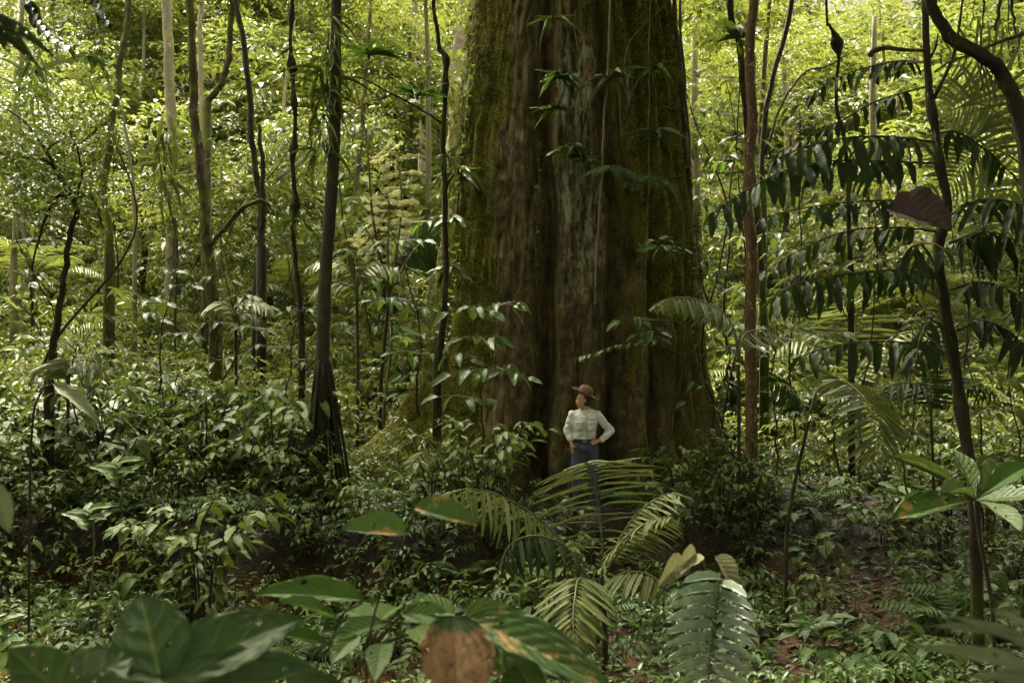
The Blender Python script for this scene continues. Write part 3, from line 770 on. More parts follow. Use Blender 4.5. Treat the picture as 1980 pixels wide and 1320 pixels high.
    blob('hair', [(tuple(hd + (0.035, 0, 0.02)), 0.088, tuple(hd + (0.045, 0, -0.03)), 0.07, (0.95, 0.92, 1)), (tuple(hd + (0.05, -0.045, -0.035)), 0.03, tuple(hd + (0.05, 0.045, -0.035)), 0.03)], hair_m, 0.011, 3, r)
    def folds(co):
        x, y, z = co[:, 0], co[:, 1], co[:, 2]
        return (0.0035 * np.sin(z * 40 + x * 55 + 2.0 * np.sin(x * 17)) + 0.002 * np.sin(z * 83 - x * 41 + y * 30) + 0.009 * np.sin(x * 58 + 3 * np.sin(z * 14)) * np.clip((1.16 - z) * 8, 0, 1) * (np.abs(x) < 0.18) + 0.003 * np.sin((z + 0.6 * x) * 75 + 3 * np.sin(y * 20)) * (np.abs(x) > 0.19)).astype(np.float32)
    shirt = [((0, 0, 1.015), 0.150, (0, 0, 1.10), 0.150, (1.08, 0.82, 0.5)), ((0, 0, 1.08), 0.148, (0, 0, 1.30), 0.168, (1.14, 0.78, 0.8)), ((0, 0, 1.30), 0.150, (0, 0, 1.375), 0.10, (1.25, 0.75, 0.5)),
             ((-0.10, 0.0, 1.378), 0.062, (0.11, 0.0, 1.378), 0.062), ((0, 0.005, 1.39), 0.072, (0, 0.005, 1.415), 0.066, (1, 1, 0.6)),
             (shR, 0.063, elR, 0.056), (elR, 0.056, (-0.205, -0.03, 1.03), 0.046), (shL, 0.064, elL, 0.056), (elL, 0.056, (0.245, -0.05, 1.03), 0.047)]
    sh = blob('shirt', shirt, shirt_m, 0.011, 5, r, folds)
    # collar, pockets, placket, cuffs
    def patch(nm, cx, cz, w, h, y, parent):
        acc = Acc()
        xs = np.linspace(-w / 2, w / 2, 6); zs = np.linspace(-h / 2, h / 2, 6)
        for side, off in ((0, 0.0), (1, -0.012)):
            pass
        V = [];
        for zz in zs:
            for xx in xs:
                V.append((cx + xx, y + 0.9 * (abs(cx + xx)) ** 2 * 1.2 - 0.010 * math.cos(xx / w * 2.6) * math.cos(zz / h * 2.2), cz + zz))
        for zz in zs:
            for xx in xs:
                V.append((cx + xx, y + 0.9 * (abs(cx + xx)) ** 2 * 1.2 + 0.03, cz + zz))
        T = []
        for i in range(5):
            for j in range(5):
                a = i * 6 + j
                T += [(a, a + 1, a + 7), (a, a + 7, a + 6)]
        rim = [j for j in range(6)] + [i * 6 + 5 for i in range(1, 6)] + [30 + j for j in range(4, -1, -1)] + [i * 6 for i in range(4, 0, -1)]
        for k in range(len(rim)):
            a, b = rim[k], rim[(k + 1) % len(rim)]
            T += [(a, a + 36, b + 36), (a, b + 36, b)]
        put(nm, mesh_np(nm, V, T, shirt_m), parent)
    patch('pocket', -0.085, 1.215, 0.10, 0.11, -0.146, sh); patch('pocket', 0.085, 1.215, 0.105, 0.115, -0.146, sh)
    patch('pocket_flap', -0.085, 1.262, 0.112, 0.034, -0.155, sh); patch('pocket_flap', 0.085, 1.264, 0.116, 0.036, -0.155, sh)
    acc = Acc()
    for s in (-1, 1):
        acc.tube(cat([(s * 0.005, -0.105, 1.365), (s * 0.048, -0.088, 1.415), (s * 0.072, -0.02, 1.448), (s * 0.045, 0.055, 1.455), (0, 0.070, 1.455)], 14), np.linspace(0.010, 0.017, 14), 7)
    put('collar', acc.mesh('collar', shirt_m), sh)
    acc = Acc(); acc.tube(cat([(0.0, -0.122, 1.36), (0.0, -0.140, 1.25), (0.004, -0.134, 1.10), (0.004, -0.130, 1.03)], 12), 0.010, 6)
    put('placket', acc.mesh('placket', shirt_m), sh)
    def folds2(co):
        x, y, z = co[:, 0], co[:, 1], co[:, 2]
        return (0.005 * np.sin(x * 55 + 2.5 * np.sin(z * 9)) + 0.005 * np.sin(z * 38 + x * 25)).astype(np.float32)
    tr = [((0, 0, 0.98), 0.150, (0, 0, 0.90), 0.160, (1.06, 0.82, 0.6)), ((-0.085, 0, 0.90), 0.112, (-0.10, -0.03, 0.52), 0.084), ((-0.10, -0.03, 0.52), 0.084, (-0.11, 0.01, 0.10), 0.068),
          ((0.085, 0, 0.90), 0.112, (0.125, 0.0, 0.52), 0.084), ((0.125, 0.0, 0.52), 0.084, (0.15, 0.04, 0.10), 0.068)]
    blob('trousers', tr, jean_m, 0.012, 4, r, folds2)
    a = np.linspace(0, 2 * math.pi, 33)[:-1]
    V, T = [], []
    for zz, rr in ((0.995, 0.0), (0.995, 0.006), (1.035, 0.006), (1.035, 0.0)):
        for t in a:
            V.append(((0.162 + rr) * math.cos(t), (0.126 + rr) * math.sin(t), zz))
    for i in range(3):
        for j in range(32):
            p, q = i * 32 + j, i * 32 + (j + 1) % 32
            T += [(p, q, q + 32), (p, q + 32, p + 32)]
    bl = put('belt', mesh_np('belt', V, T, dark_m), r)
    acc = Acc(); acc.tube([(-0.022, -0.137, 1.002), (0.022, -0.137, 1.002), (0.022, -0.137, 1.030), (-0.022, -0.137, 1.030), (-0.022, -0.137, 1.004)], 0.004, 6)
    put('buckle', acc.mesh('buckle', plain_mat('brass', (0.3, 0.22, 0.1), (0.4, 0.3, 0.15), 0.35, 20, 0.02, 0.8)), bl)
    for c in ((-0.11, 0.01), (0.15, 0.04)):
        blob('boot', [((c[0], c[1], 0.14), 0.060, (c[0], c[1], 0.05), 0.058), ((c[0], c[1], 0.04), 0.050, (c[0] + (0.02 if c[0] > 0 else -0.015), c[1] - 0.14, 0.036), 0.042)], dark_m, 0.012, 3, r)
    # hat: brim tilted up to the left, pinched crown, band
    hat = put('hat', None, r); hat.location = tuple(hd + (0.012, 0, 0.070)); hat.rotation_euler = (0.10, 0.46, 0.0)
    V, T = [], []
    rings = [(0.205, 0.0, 0.018), (0.198, 0.004, 0.013), (0.16, 0.004, 0.0), (0.115, 0.004, -0.003), (0.106, 0.004, 0.0), (0.107, 0.006, 0.04), (0.104, 0.006, 0.085), (0.090, 0.006, 0.122), (0.060, 0.006, 0.136), (0.022, 0.006, 0.126), (0.001, 0.006, 0.122)]
    nA = 40
    for k, (R_, _, zz) in enumerate(rings):
        for j in range(nA):
            t = 2 * math.pi * j / nA
            x, y = R_ * math.cos(t), R_ * math.sin(t) * 0.86
            z = zz
            if k < 4:
                z += 0.9 * y * y * (1 if k < 3 else 0.5)               # side brims curl up
            if k >= 7:
                z += -0.016 * math.exp(-(y / 0.03) ** 2) * (1 if k < 10 else 1) - 0.12 * max(0, -x) * 0.3
                if x < -0.02:
                    y *= 0.78
            V.append((x, y, z))
    for k in range(len(rings) - 1):
        for j in range(nA):
            p, q = k * nA + j, k * nA + (j + 1) % nA
            T += [(p, q, q + nA), (p, q + nA, p + nA)]
    n0 = len(V)
    for k in range(3):                                                   # underside of the brim
        for j in range(nA):
            x, y, z = V[k * nA + j]; V.append((x, y, z - 0.005))
    for k in range(2):
        for j in range(nA):
            p, q = n0 + k * nA + j, n0 + k * nA + (j + 1) % nA
            T += [(p, q + nA, q), (p, p + nA, q + nA)]
    for j in range(nA):
        p, q = j, (j + 1) % nA
        T += [(p, n0 + q, q), (p, n0 + j, n0 + q)]
    me = mesh_np('hat', V, T, hat_m)
    loc, rot = hat.location.copy(), hat.rotation_euler.copy()
    bpy.data.objects.remove(hat, do_unlink=True)
    hat = put('hat', me, r); hat.location = loc; hat.rotation_euler = rot
    V, T = [], []
    for zz, rr in ((0.0, 0.1065), (0.0, 0.1095), (0.026, 0.1095), (0.026, 0.1065)):
        for j in range(nA):
            t = 2 * math.pi * j / nA; V.append((rr * math.cos(t), rr * math.sin(t) * 0.86, zz + 0.002))
    for i in range(3):
        for j in range(nA):
            p, q = i * nA + j, i * nA + (j + 1) % nA
            T += [(p, q, q + nA), (p, q + nA, p + nA)]
    put('hat_band', mesh_np('hat_band', V, T, plain_mat('hat_band', (0.10, 0.045, 0.02), (0.13, 0.06, 0.03), 0.7, 30, 0.1)), hat)
person()

# ------------------------------------------------------------------ foliage masses that nobody could count
def in_view(x, y, margin=1.5):
    return abs(x) < y * 0.56 + margin

def bushes(rg, xy, hmin, hmax, nsp, nlf, L, ratio=0.42, base=None, spread=0.8):
    """leafy bushes at xy: flat leaf arrays"""
    m = len(xy)
    h = rg.uniform(hmin, hmax, m)
    z0 = g(xy[:, 0], xy[:, 1]) if base is None else base
    o = np.repeat(np.column_stack([xy, z0]), nsp, axis=0)
    hh = np.repeat(h, nsp)
    n = len(o)
    az = rg.uniform(0, 2 * np.pi, n)
    up = rg.uniform(0.15, 1.0, n) ** 0.8
    o[:, 2] += hh * up
    rad = rg.uniform(0, 0.35, n) * spread
    o[:, 0] += np.cos(az) * rad; o[:, 1] += np.sin(az) * rad
    ln = spread * rg.uniform(0.5, 1.1, n) * (1.1 - 0.4 * up)
    return sprays(o, az, rg.uniform(-0.1, 0.6, n), ln, nlf, L, ratio, rg, droop=0.4)

def join_leaf(name, parts, mat, kind='stuff', tpl=FAR_LEAF):
    arr = [np.concatenate(a) for a in zip(*parts)]
    V, T = scatter(tpl, *arr)
    o = put(name, mesh_np(name, V, T, mat))
    o['kind'] = kind
    return o

def build_masses():
    rg = np.random.default_rng(21)
    # undergrowth climbing the slope behind
    n = 6700
    y = 18.8 + (62 - 18.8) * rg.random(n) ** 1.15
    x = rg.uniform(-1, 1, n) * (y * 0.60 + 10)
    keep = np.ones(n, bool)
    keep &= ~((np.abs(x - GX) < 3.0) & (y < 19.5))
    keep &= rg.random(n) < np.clip(0.25 + 14.0 / y, 0, 1)
    xy = np.column_stack([x, y])[keep]
    nearm = xy[:, 1] < 30
    h1 = len(xy[nearm]) // 2
    parts = [bushes(rg, xy[nearm][:h1], 0.6, 2.8, 11, 10, 0.15, 0.40, spread=0.85), bushes(rg, xy[nearm][h1:], 0.8, 3.6, 10, 9, 0.27, 0.36, spread=0.95),
             bushes(rg, xy[~nearm], 1.0, 4.0, 10, 9, 0.30, 0.42, spread=1.3)]
    print('slope bushes', nearm.sum(), (~nearm).sum())
    k = 1050
    yy = rg.uniform(14.2, 21.5, k); xx = rg.uniform(-1, 1, k) * (yy * 0.58 + 5)
    ok = (np.hypot(xx - GX, yy - GY) > 3.3) & ~((xx / yy > -0.19) & (xx / yy < -0.1) & (yy < 16))
    parts.append(bushes(rg, np.column_stack([xx, yy])[ok], 0.4, 2.3, 11, 9, 0.15, 0.40, spread=0.65))
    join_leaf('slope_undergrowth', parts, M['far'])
    # unseen canopy over viewer and giant tree, added and gapped to shape the shade
    n = 12500
    xy = np.column_stack([rg.uniform(-17, 17, n), rg.uniform(-14, 19.0, n)])
    d = np.sin(xy[:, 0] * 0.55 + 1.7) * np.sin(xy[:, 1] * 0.5 + 0.6)
    edge = np.where(xy[:, 0] < -0.3, 8.5 + 1.2 * np.sin(xy[:, 0]), 17.0)
    xy = xy[(d < np.where(xy[:, 1] < 8.5, 1.1, np.where(xy[:, 0] < 0, 0.25, 0.5))) & (xy[:, 1] < edge)]
    n = len(xy)
    o = np.column_stack([xy, rg.uniform(11.5, 16.0, n)])
    parts = [sprays(o, rg.uniform(0, 6.28, n), rg.uniform(-0.2, 0.4, n), rg.uniform(0.7, 1.5, n), 9, 0.42, 0.46, rg)]
    join_leaf('shading_canopy', parts, M['canopy'])
    # unseen forest behind and beside the viewer, added to block light from there
    n = 7500
    a = rg.uniform(0, 2 * np.pi, n); r = rg.uniform(15, 22, n)
    x = np.cos(a) * r; y = np.sin(a) * r + 2
    ok = ~((y > 2) & (np.abs(x) < y * 0.62 + 3.0))
    x, y = x[ok], y[ok]; n = len(x)
    o = np.column_stack([x, y, g(x, y) + rg.uniform(0, 14, n)])
    m = 5200
    yy = rg.uniform(-3, 52, m); xx = rg.choice([-1.0, 1.0], m) * (np.maximum(yy, 0) * 0.58 + rg.uniform(5.5, 12.0, m))
    o = np.vstack([o, np.column_stack([xx, yy, g(xx, yy) + rg.uniform(0.2, 11.0, m)])]); n = len(o)
    parts = [sprays(o, rg.uniform(0, 6.28, n), rg.uniform(-0.2, 0.4, n), rg.uniform(0.9, 1.8, n), 8, 0.52, 0.46, rg, tilt=0.6)]
    join_leaf('light_blocking_forest', parts, M['far'])
    # low ground cover
    n = 9000
    y = rg.uniform(4.5, 19, n); x = rg.uniform(-1, 1, n) * (y * 0.58 + 1.0)
    dens = np.where(y > 11.3, 0.85, 0.5)
    dens = np.where((y > 10.8) & (y < 11.45) & (x < 2), 0.5, dens)
    dens = np.where((y > 8.8) & (y < 10.9) & (x < 1.5), 0.5, dens)
    dens = np.where((x > 2.0) & (y > 7.2) & (y < 15), 0.25, dens)
    dens = np.where((np.hypot(x - GX, y - GY) < 2.5), 0.0, dens)
    dens = np.where((np.abs(x - 1.05) < 0.5) & (np.abs(y - 12.3) < 0.7), 0.1, dens)
    k = rg.random(n) < dens
    xy = np.column_stack([x, y])[k]
    o = np.column_stack([xy, g(xy[:, 0], xy[:, 1]) + rg.uniform(0.03, 0.22, len(xy))])
    n = len(o)
    parts = [sprays(o, rg.uniform(0, 6.28, n), rg.uniform(0.1, 1.0, n), rg.uniform(0.10, 0.26, n), 6, 0.075, 0.42, rg, droop=0.2)]
    n = 2600
    y = rg.uniform(9.0, 11.7, n); x = rg.uniform(-1, 1, n) * (y * 0.58)
    k = (x < 3) & ~((np.sin(x * 1.9 + 0.5) > 0.45) & (y < 10.9)) & ~((np.abs(x - 1.05) < 0.4) & (y > 11.3))
    x, y = x[k], y[k]; n = len(x)
    o = np.column_stack([x, y, g(x, y) + rg.uniform(0.05, 0.30, n)])
    parts.append(sprays(o, rg.uniform(0, 6.28, n), rg.uniform(-0.1, 0.8, n), rg.uniform(0.15, 0.40, n), 6, 0.11, 0.42, rg, droop=0.35))
    join_leaf('ground_cover', parts, M['seed'], tpl=LOW_LEAF)
    # fallen leaves
    n = 26000
    y = 5 + 16 * rg.random(n); x = rg.uniform(-1, 1, n) * (y * 0.58 + 1)
    k = rg.random(n) < np.where((x > 2) & (y > 8), 1.0, 0.40)
    x, y = x[k], y[k]; n = len(x)
    pos = np.column_stack([x, y, g(x, y) + 0.012 + rg.uniform(0, 0.02, n)])
    a = rg.uniform(0, 6.28, n)
    Tn = np.stack([np.cos(a), np.sin(a), rg.normal(0, 0.18, n)], -1)
    Nn = np.stack([rg.normal(0, 0.25, n), rg.normal(0, 0.25, n), np.ones(n)], -1)
    L = rg.uniform(0.06, 0.16, n)
    join_leaf('leaf_litter', [(pos, Tn, Nn, L, L * rg.uniform(0.35, 0.55, n))], M['litter'], tpl=FAR_LEAF)
build_masses()

# ------------------------------------------------------------------ trees
CROWN = []
for s in range(5):
    rg_ = np.random.default_rng(40 + s)
    n_ = 130 if s < 3 else 75
    d_ = rg_.normal(0, 1, (n_, 3)); d_ /= np.linalg.norm(d_, axis=1)[:, None]
    o_ = d_ * (rg_.random(n_)[:, None] ** 0.4) * np.array([1.9, 1.9, 1.1])
    V_, T_ = scatter(FAR_LEAF, *sprays(o_, np.arctan2(d_[:, 1], d_[:, 0]) + rg_.normal(0, .5, n_), rg_.uniform(-0.1, 0.5, n_), rg_.uniform(0.6, 1.1, n_), 10 if s < 3 else 7, (0.24, 0.20, 0.27, 0.46, 0.38)[s], 0.42 if s < 4 else 0.28, rg_))
    CROWN.append((mesh_np('crown_far', V_, T_, M['far']), mesh_np('crown_canopy', V_, T_, M['canopy'])))

def path3(pts, Y, n, wob=0.0, seed=0):
    """pixel polyline -> world polyline; entries (px, py) or (px, py, Y)"""
    w = np.array([P(p[0], p[1], p[2] if len(p) > 2 else Y) for p in pts])
    q = cat(w, n)
    if wob:
        rg = np.random.default_rng(seed)
        f = rg.uniform(0, 6.28, 4); s = np.linspace(0, 1, n)
        q[:, 0] += wob * (np.sin(s * 19 + f[0]) + 0.6 * np.sin(s * 43 + f[1]))
        q[:, 1] += wob * (np.sin(s * 17 + f[2]) + 0.6 * np.sin(s * 37 + f[3]))
    return q

def trunk_tree(name, label, pts, Y, wpx, bark, crown=None, ns=14, rough=0.05, knots=(), branches=(), group=None, seed=0, wob=0.012, cat_='tree', to_ground=True, wob_b=0.01):
    """a stem traced in the photograph, standing on the ground"""
    pts = [tuple(p) for p in pts]
    lo = P(pts[-1][0], pts[-1][1], Y)
    base = Vector((lo.x, Y, gz(lo.x, Y)))
    n = 130
    q = path3(pts, Y, n, wob, seed)
    if to_ground and lo.z > base.z:
        q = np.vstack([q, [(lo.x, Y, base.z - 0.1)]])
        q = cat(q, n)
    root = thing(name, base, label, cat_, group)
    s = np.linspace(0, 1, n)
    w0, w1 = wpx if isinstance(wpx, tuple) else (wpx, wpx * 1.25)
    rad = (w0 + (w1 - w0) * s) * 0.5 * Y / F
    if to_ground:
        rad = rad * (1 + 0.5 * np.exp(-(1 - s) * 30))
    for kpy, ks in knots:
        z = P(0, kpy, Y).z
        rad = rad * (1 + (ks - 1) * np.exp(-((q[:, 2] - z) / (0.022 * Y * 0.4)) ** 2))
    V, T = tube_np(q - np.array(base), rad, ns, seed=seed, rough=rough)
    put('trunk', mesh_np(name + '_trunk', V, T, M[bark]), root)
    for b in branches:
        bp, bw = b[0], b[1]
        qb = path3(bp, Y, 24, wob_b, seed + 5) - np.array(base)
        V, T = tube_np(qb, np.linspace(bw, bw * 0.45, 24) * 0.5 * Y / F, 7, seed=seed + 3, rough=rough)
        put('branch', mesh_np(name + '_branch', V, T, M[bark]), root)
    if crown is not None:
        top = q[0]
        for c in range(crown[0]):
            a = c * 2.4 + seed
            o = put('crown', CROWN[(c + seed) % 3][1 if crown[2] else 0], root)
            o.location = Vector(top) - base + Vector((math.cos(a), math.sin(a), 0.35 * c)) * crown[1] * 0.6
            o.rotation_euler = (0, 0, a); o.scale = (crown[1] * 0.8,) * 3
    return root, q

def leafy(root, base, polys, nleaf, L, ratio, mesh_list, rg, Y=None, name='leaf', droop=0.5, upt=0.25, t0=0.25):
    """leaf objects along world polylines"""
    for q in polys:
        m = len(q)
        for i in range(nleaf):
            t = t0 + (1 - t0) * (i + 0.5) / nleaf
            k = min(m - 2, int(t * (m - 1)))
            p = q[k]; d = q[k + 1] - q[k]; d = d / (np.linalg.norm(d) + 1e-9)
            side = np.cross(d, [0, 0, 1.0]); side /= np.linalg.norm(side) + 1e-9
            T = d * 0.5 + side * (1 if i % 2 else -1) * rg.uniform(0.6, 1.1) + np.array([0, 0, -droop * rg.uniform(0.2, 1)])
            Nn = np.array([rg.normal(0, upt), rg.normal(0, upt), 1.0])
            l = L * rg.uniform(0.7, 1.2)
            put(name, mesh_list[rg.integers(0, len(mesh_list))], root, leaf_mats(np.array([p - base]), np.array([T]), np.array([Nn]), [l], [l * ratio])[0])

def leaf_set(prefix, mat, shape, n=7, nv=3, fold=0.10, droop=0.2, wave=0.06, nw=1, asp=0.42):
    out = []
    for s in range(nv):
        V, T, UV = leaf_tpl(n, shape, fold * (0.6 + 0.5 * s), droop * (0.5 + 0.6 * s), wave, nw, asp, seed=s + 3)
        out.append(mesh_np(prefix, V, T, M[mat], True, UV))
    return out
LS = {
    'shrub': leaf_set('shrub_leaf', 'shrub', 'ovate'),
    'shrub_l': leaf_set('lance_leaf', 'shrub', 'lance'),
    'seed': leaf_set('seedling_leaf', 'seed', 'ovate'),
    'palm': leaf_set('palm_leaflet', 'palm', 'strap', 6, asp=0.13, fold=0.09, droop=0.22, wave=0.03),
    'palm_d': leaf_set('palm_leaflet_dark', 'dark', 'strap', 6, asp=0.13, fold=0.09, droop=0.25, wave=0.03),
    'yellow': leaf_set('yellow_leaflet', 'yellow', 'obov', 11, asp=0.3, fold=0.08, droop=0.22, wave=0.22),
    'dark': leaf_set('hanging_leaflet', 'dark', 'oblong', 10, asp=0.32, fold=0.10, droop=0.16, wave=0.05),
    'bright': leaf_set('bright_leaf', 'bright', 'ovate', 10, fold=0.1, droop=0.25, wave=0.05, nw=2),
    'strap': leaf_set('strap_leaf', 'shrub', 'lance', 9, asp=0.12, fold=0.25, droop=0.6, wave=0.02),
    'strap_f': leaf_set('strap_leaf_far', 'far', 'lance', 9, asp=0.12, fold=0.25, droop=0.6, wave=0.02),
    'obov': leaf_set('rosette_leaf', 'shrub', 'obov', 10, fold=0.14, droop=0.28, wave=0.04, nw=2),
    'pale': leaf_set('pale_leaf', 'pale', 'lance', 9, asp=0.25, fold=0.12, droop=0.2, wave=0.05),
    'brightpale': leaf_set('pale_yellow_leaf', 'yellow', 'ovate', 8),
}

# --- slender trees traced in the photograph: (px, py) from the top down
trunk_tree('twisted_tree', 'thin mossy tree with a twisting trunk and a low side branch on the left',
           [(262, -620), (252, -200), (248, 0), (244, 60), (231, 125), (229, 180), (216, 225), (213, 285), (205, 330), (199, 375), (209, 440), (212, 515)], 19.0, (10, 14), 'bark_mossy', (3, 1.1, 1), seed=1, rough=0.11,
           branches=[([(217, 222), (196, 240), (178, 258), (158, 277)], 10), ([(200, 318), (178, 305), (162, 292), (150, 268), (134, 255)], 6)])
trunk_tree('shaggy_tree', 'straight brown tree with shaggy mossy bark and peeling strips near the left third',
           [(350, -640), (360, -200), (366, 0), (372, 110), (377, 220), (386, 320), (397, 420), (404, 500), (414, 615)], 16.5, (13, 19), 'bark_mossy', (3, 1.3, 1), seed=2, rough=0.12,
           branches=[([(406, 478), (430, 445), (462, 410), (488, 392), (508, 388), (521, 398), (531, 416)], 11)])
trunk_tree('leaning_tree', 'slender dark tree leaning left at the top, beside the charred upright snag',
           [(428, -620), (448, -160), (458, 0), (472, 90), (482, 190), (489, 280), (495, 335), (505, 400), (503, 480), (496, 575)], 17.5, (9, 13), 'bark_dark', (3, 1.2, 1), seed=3, rough=0.11)
trunk_tree('charred_snag', 'short charred dead snag ending in a point beside the slender leaning tree',
           [(501, 240), (503, 268), (508, 330), (508, 400), (506, 480)], 17.3, (5, 13), 'bark_dark', None, seed=4, rough=0.1, cat_='dead tree')
trunk_tree('knobbly_sapling', 'thin dark sapling dotted with clumps of epiphytes, left of the stilt palm',
           [(556, -560), (563, -160), (564, 0), (564, 120), (569, 200), (567, 300), (571, 400), (566, 470), (577, 550), (586, 650)], 13.6, (6, 9), 'bark_dark', (2, 1.0, 1), seed=5, rough=0.14,
           knots=((30, 1.9), (127, 2.6), (197, 1.8), (287, 2.2), (395, 2.4)), branches=[([(565, 92), (550, 100), (535, 112)], 4)])
trunk_tree('forked_sapling', 'thin dark sapling with a kink and a long left branch touching the giant trunk outline',
           [(806, -560), (832, -160), (838, 0), (842, 50), (850, 92), (863, 112), (861, 170), (856, 238), (858, 310), (862, 400), (861, 480), (858, 600), (846, 700)], 13.2, (6, 11), 'bark_dark', (2, 1.0, 1), seed=6, rough=0.12,
           knots=((115, 1.7), (165, 1.6), (310, 1.4)), branches=[([(853, 238), (815, 212), (780, 193), (740, 172), (700, 152), (678, 147)], 5)])
trunk_tree('red_barked_tree', 'reddish brown trunk with pale blotches standing right of the giant tree',
           [(1452, -640), (1457, -200), (1456, 0), (1450, 100), (1454, 200), (1449, 300), (1446, 380), (1452, 480), (1450, 700), (1455, 995)], 12.4, (17, 23), 'bark_red', (3, 1.2, 1), ns=14, seed=7, rough=0.03)
trunk_tree('dark_sapling', 'dark mossy sapling hidden behind the reddish trunk on the right',
           [(1405, -500), (1412, 0), (1428, 60), (1436, 140), (1470, 200), (1490, 150), (1478, 290), (1473, 420), (1478, 620)][0:4] + [(1444, 260), (1466, 420), (1476, 640)], 15.5, (13, 12), 'bark_mossy', (2, 1.1, 1), seed=8, rough=0.1)
trunk_tree('thin_pole_tree', 'thin leaning grey stem right of the reddish trunk with a bare crooked branch',
           [(1560, -420), (1530, 0), (1500, 130), (1483, 200), (1475, 330), (1476, 520), (1470, 700)], 16.2, (9, 12), 'bark_grey', (2, 1.1, 1), seed=9, rough=0.06,
           branches=[([(1480, 300), (1500, 230), (1530, 170), (1560, 138), (1600, 128), (1640, 105)], 6)])
trunk_tree('epiphyte_pole', 'thin brown stem carrying a dark ball of roots, right background',
           [(1590, -400), (1596, 0), (1606, 50), (1617, 80), (1620, 140), (1618, 200), (1628, 260), (1640, 330), (1645, 520)], 14.0, (4, 8), 'bark_dark', (2, 1.0, 1), seed=10, rough=0.08, knots=((84, 4.5),))
pal = [('pale_trunk_tree', 'thick pale sunlit trunk far behind the shaggy tree, left background', [(318, -300), (322, 0), (328, 150), (334, 330), (332, 540)], 27, (17, 21), 'bark_pale', 11),
       ('slim_pale_tree', 'slim pale trunk just right of the shaggy tree in the left background', [(386, -300), (388, 0), (386, 90), (392, 240)], 31, (9, 10), 'bark_pale', 12),
       ('edge_pole_tree', 'slim brown pole tree near the left edge of the picture', [(44, -300), (42, 0), (42, 120), (38, 230), (32, 340), (28, 520)], 23, (8, 10), 'bark_pale', 13),
       ('bent_white_stem', 'bare white slanting stem below the pale-leaved twig, left background', [(196, 125), (206, 145), (216, 180), (232, 210), (246, 260), (254, 330), (262, 420)], 21, (4, 6), 'bark_pale', 14),
       ('mottled_trunk_tree', 'broad pale mottled trunk in the light left of the giant tree top', [(905, -300), (898, 0), (890, 70), (884, 160), (880, 300)], 30, (26, 30), 'bark_pale', 15),
       ('thin_pale_tree', 'thin pale trunk high in the light between stilt palm and giant tree', [(797, -300), (800, 0), (806, 50), (812, 70), (818, 300)], 32, (12, 13), 'bark_pale', 16),
       ('dark_back_tree', 'dark crooked trunk with mossy fork right of the slim pale trunk', [(448, -100), (446, 60), (440, 120), (428, 160), (400, 200)], 22, (10, 13), 'bark_mossy', 17)]
for nm, lb, pts, Y, w, bk, sd_ in pal:
    trunk_tree(nm, lb, pts, Y, w, bk, (3, 1.3, 0) if pts[0][1] < 0 else None, seed=sd_, rough=0.06, wob=0.02)

# fallen pale pole lying across the slope
def stick(name, label, pts, wpx, bark, cat_='fallen branch', ns=8):
    q = cat(np.array([P(*p) for p in pts]), 20)
    b = Vector(q[0])
    V, T = tube_np(q - np.array(b), np.array(wpx) * 0.5 * pts[0][2] / F if not isinstance(wpx, tuple) else np.linspace(wpx[0], wpx[1], 20) * 0.5 * pts[0][2] / F, ns, rough=0.06, seed=4)
    o = put(name, mesh_np(name, V, T, M[bark]), loc=b)
    tag(o, label, cat_)
    return o
stick('fallen_pole', 'pale fallen pole slanting up to the right behind the stilt palm', [(535, 345, 20.5), (575, 318, 21), (610, 290, 21.5), (645, 255, 22), (700, 202, 23), (755, 186, 24)], (9, 5), 'bark_pale')

# --- more trees on the slope behind, in the light
def slope_trees():
    rg = np.random.default_rng(77)
    spots = []
    zones = [(-1, 230, 'left of the twisted tree'), (230, 440, 'behind the shaggy tree'), (440, 640, 'behind the leaning tree'), (660, 860, 'between stilt palm and giant tree'),
             (1340, 1460, 'just right of the giant tree'), (1460, 1640, 'right of the reddish trunk'), (1640, 1990, 'behind the dark hanging fronds')]
    bk = ['bark_pale', 'bark_grey', 'bark_mossy', 'bark_pale', 'bark_dark']
    adj = {'bark_pale': 'pale', 'bark_grey': 'grey', 'bark_mossy': 'mossy brown', 'bark_dark': 'dark'}
    for a, b, where in zones:
        for q in range(max(4, int((b - a) / 26))):
            Y = rg.uniform(21, 52); px = rg.uniform(a, b)
            x = P(px, 600, Y).x
            if any(abs(x - s[0]) + abs(Y - s[1]) < 1.4 for s in spots):
                continue
            spots.append((x, Y))
            z0 = gz(x, Y); H = rg.uniform(7, 13)
            kind = bk[rg.integers(0, 5)]
            root = thing('slope_tree', (x, Y, z0), '%s slender tree on the bright slope %s' % (adj[kind], where), 'tree', 'slender trees on the slope ' + where)
            lean = rg.normal(0, 0.5, 2)
            pts = cat([(0, 0, -0.1), (lean[0] * .2 + rg.normal(0, .12), lean[1] * .3, H * .35), (lean[0] * .6 + rg.normal(0, .15), lean[1] * .6, H * .7), (lean[0], lean[1], H)], 22)
            r0 = rg.uniform(0.05, 0.13)
            V, T = tube_np(pts, np.linspace(r0 * 1.2, r0 * 0.5, 22), 8, seed=q, rough=0.06)
            put('trunk', mesh_np('slope_trunk', V, T, M[kind]), root)
            for c in range(4 if Y < 36 else 5):
                f = rg.uniform(0.28, 1.0); k = int(f * 21)
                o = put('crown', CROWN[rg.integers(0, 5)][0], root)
                s = rg.uniform(0.65, 1.15) * (1 if Y < 36 else 1.5)
                o.location = Vector(pts[k]) + Vector((rg.normal(0, 0.9), rg.normal(0, 0.9), 0.2)) * s
                o.rotation_euler = (rg.normal(0, .15), rg.normal(0, .15), rg.uniform(0, 6.28)); o.scale = (s, s, s * rg.uniform(0.6, 1.0))
slope_trees()

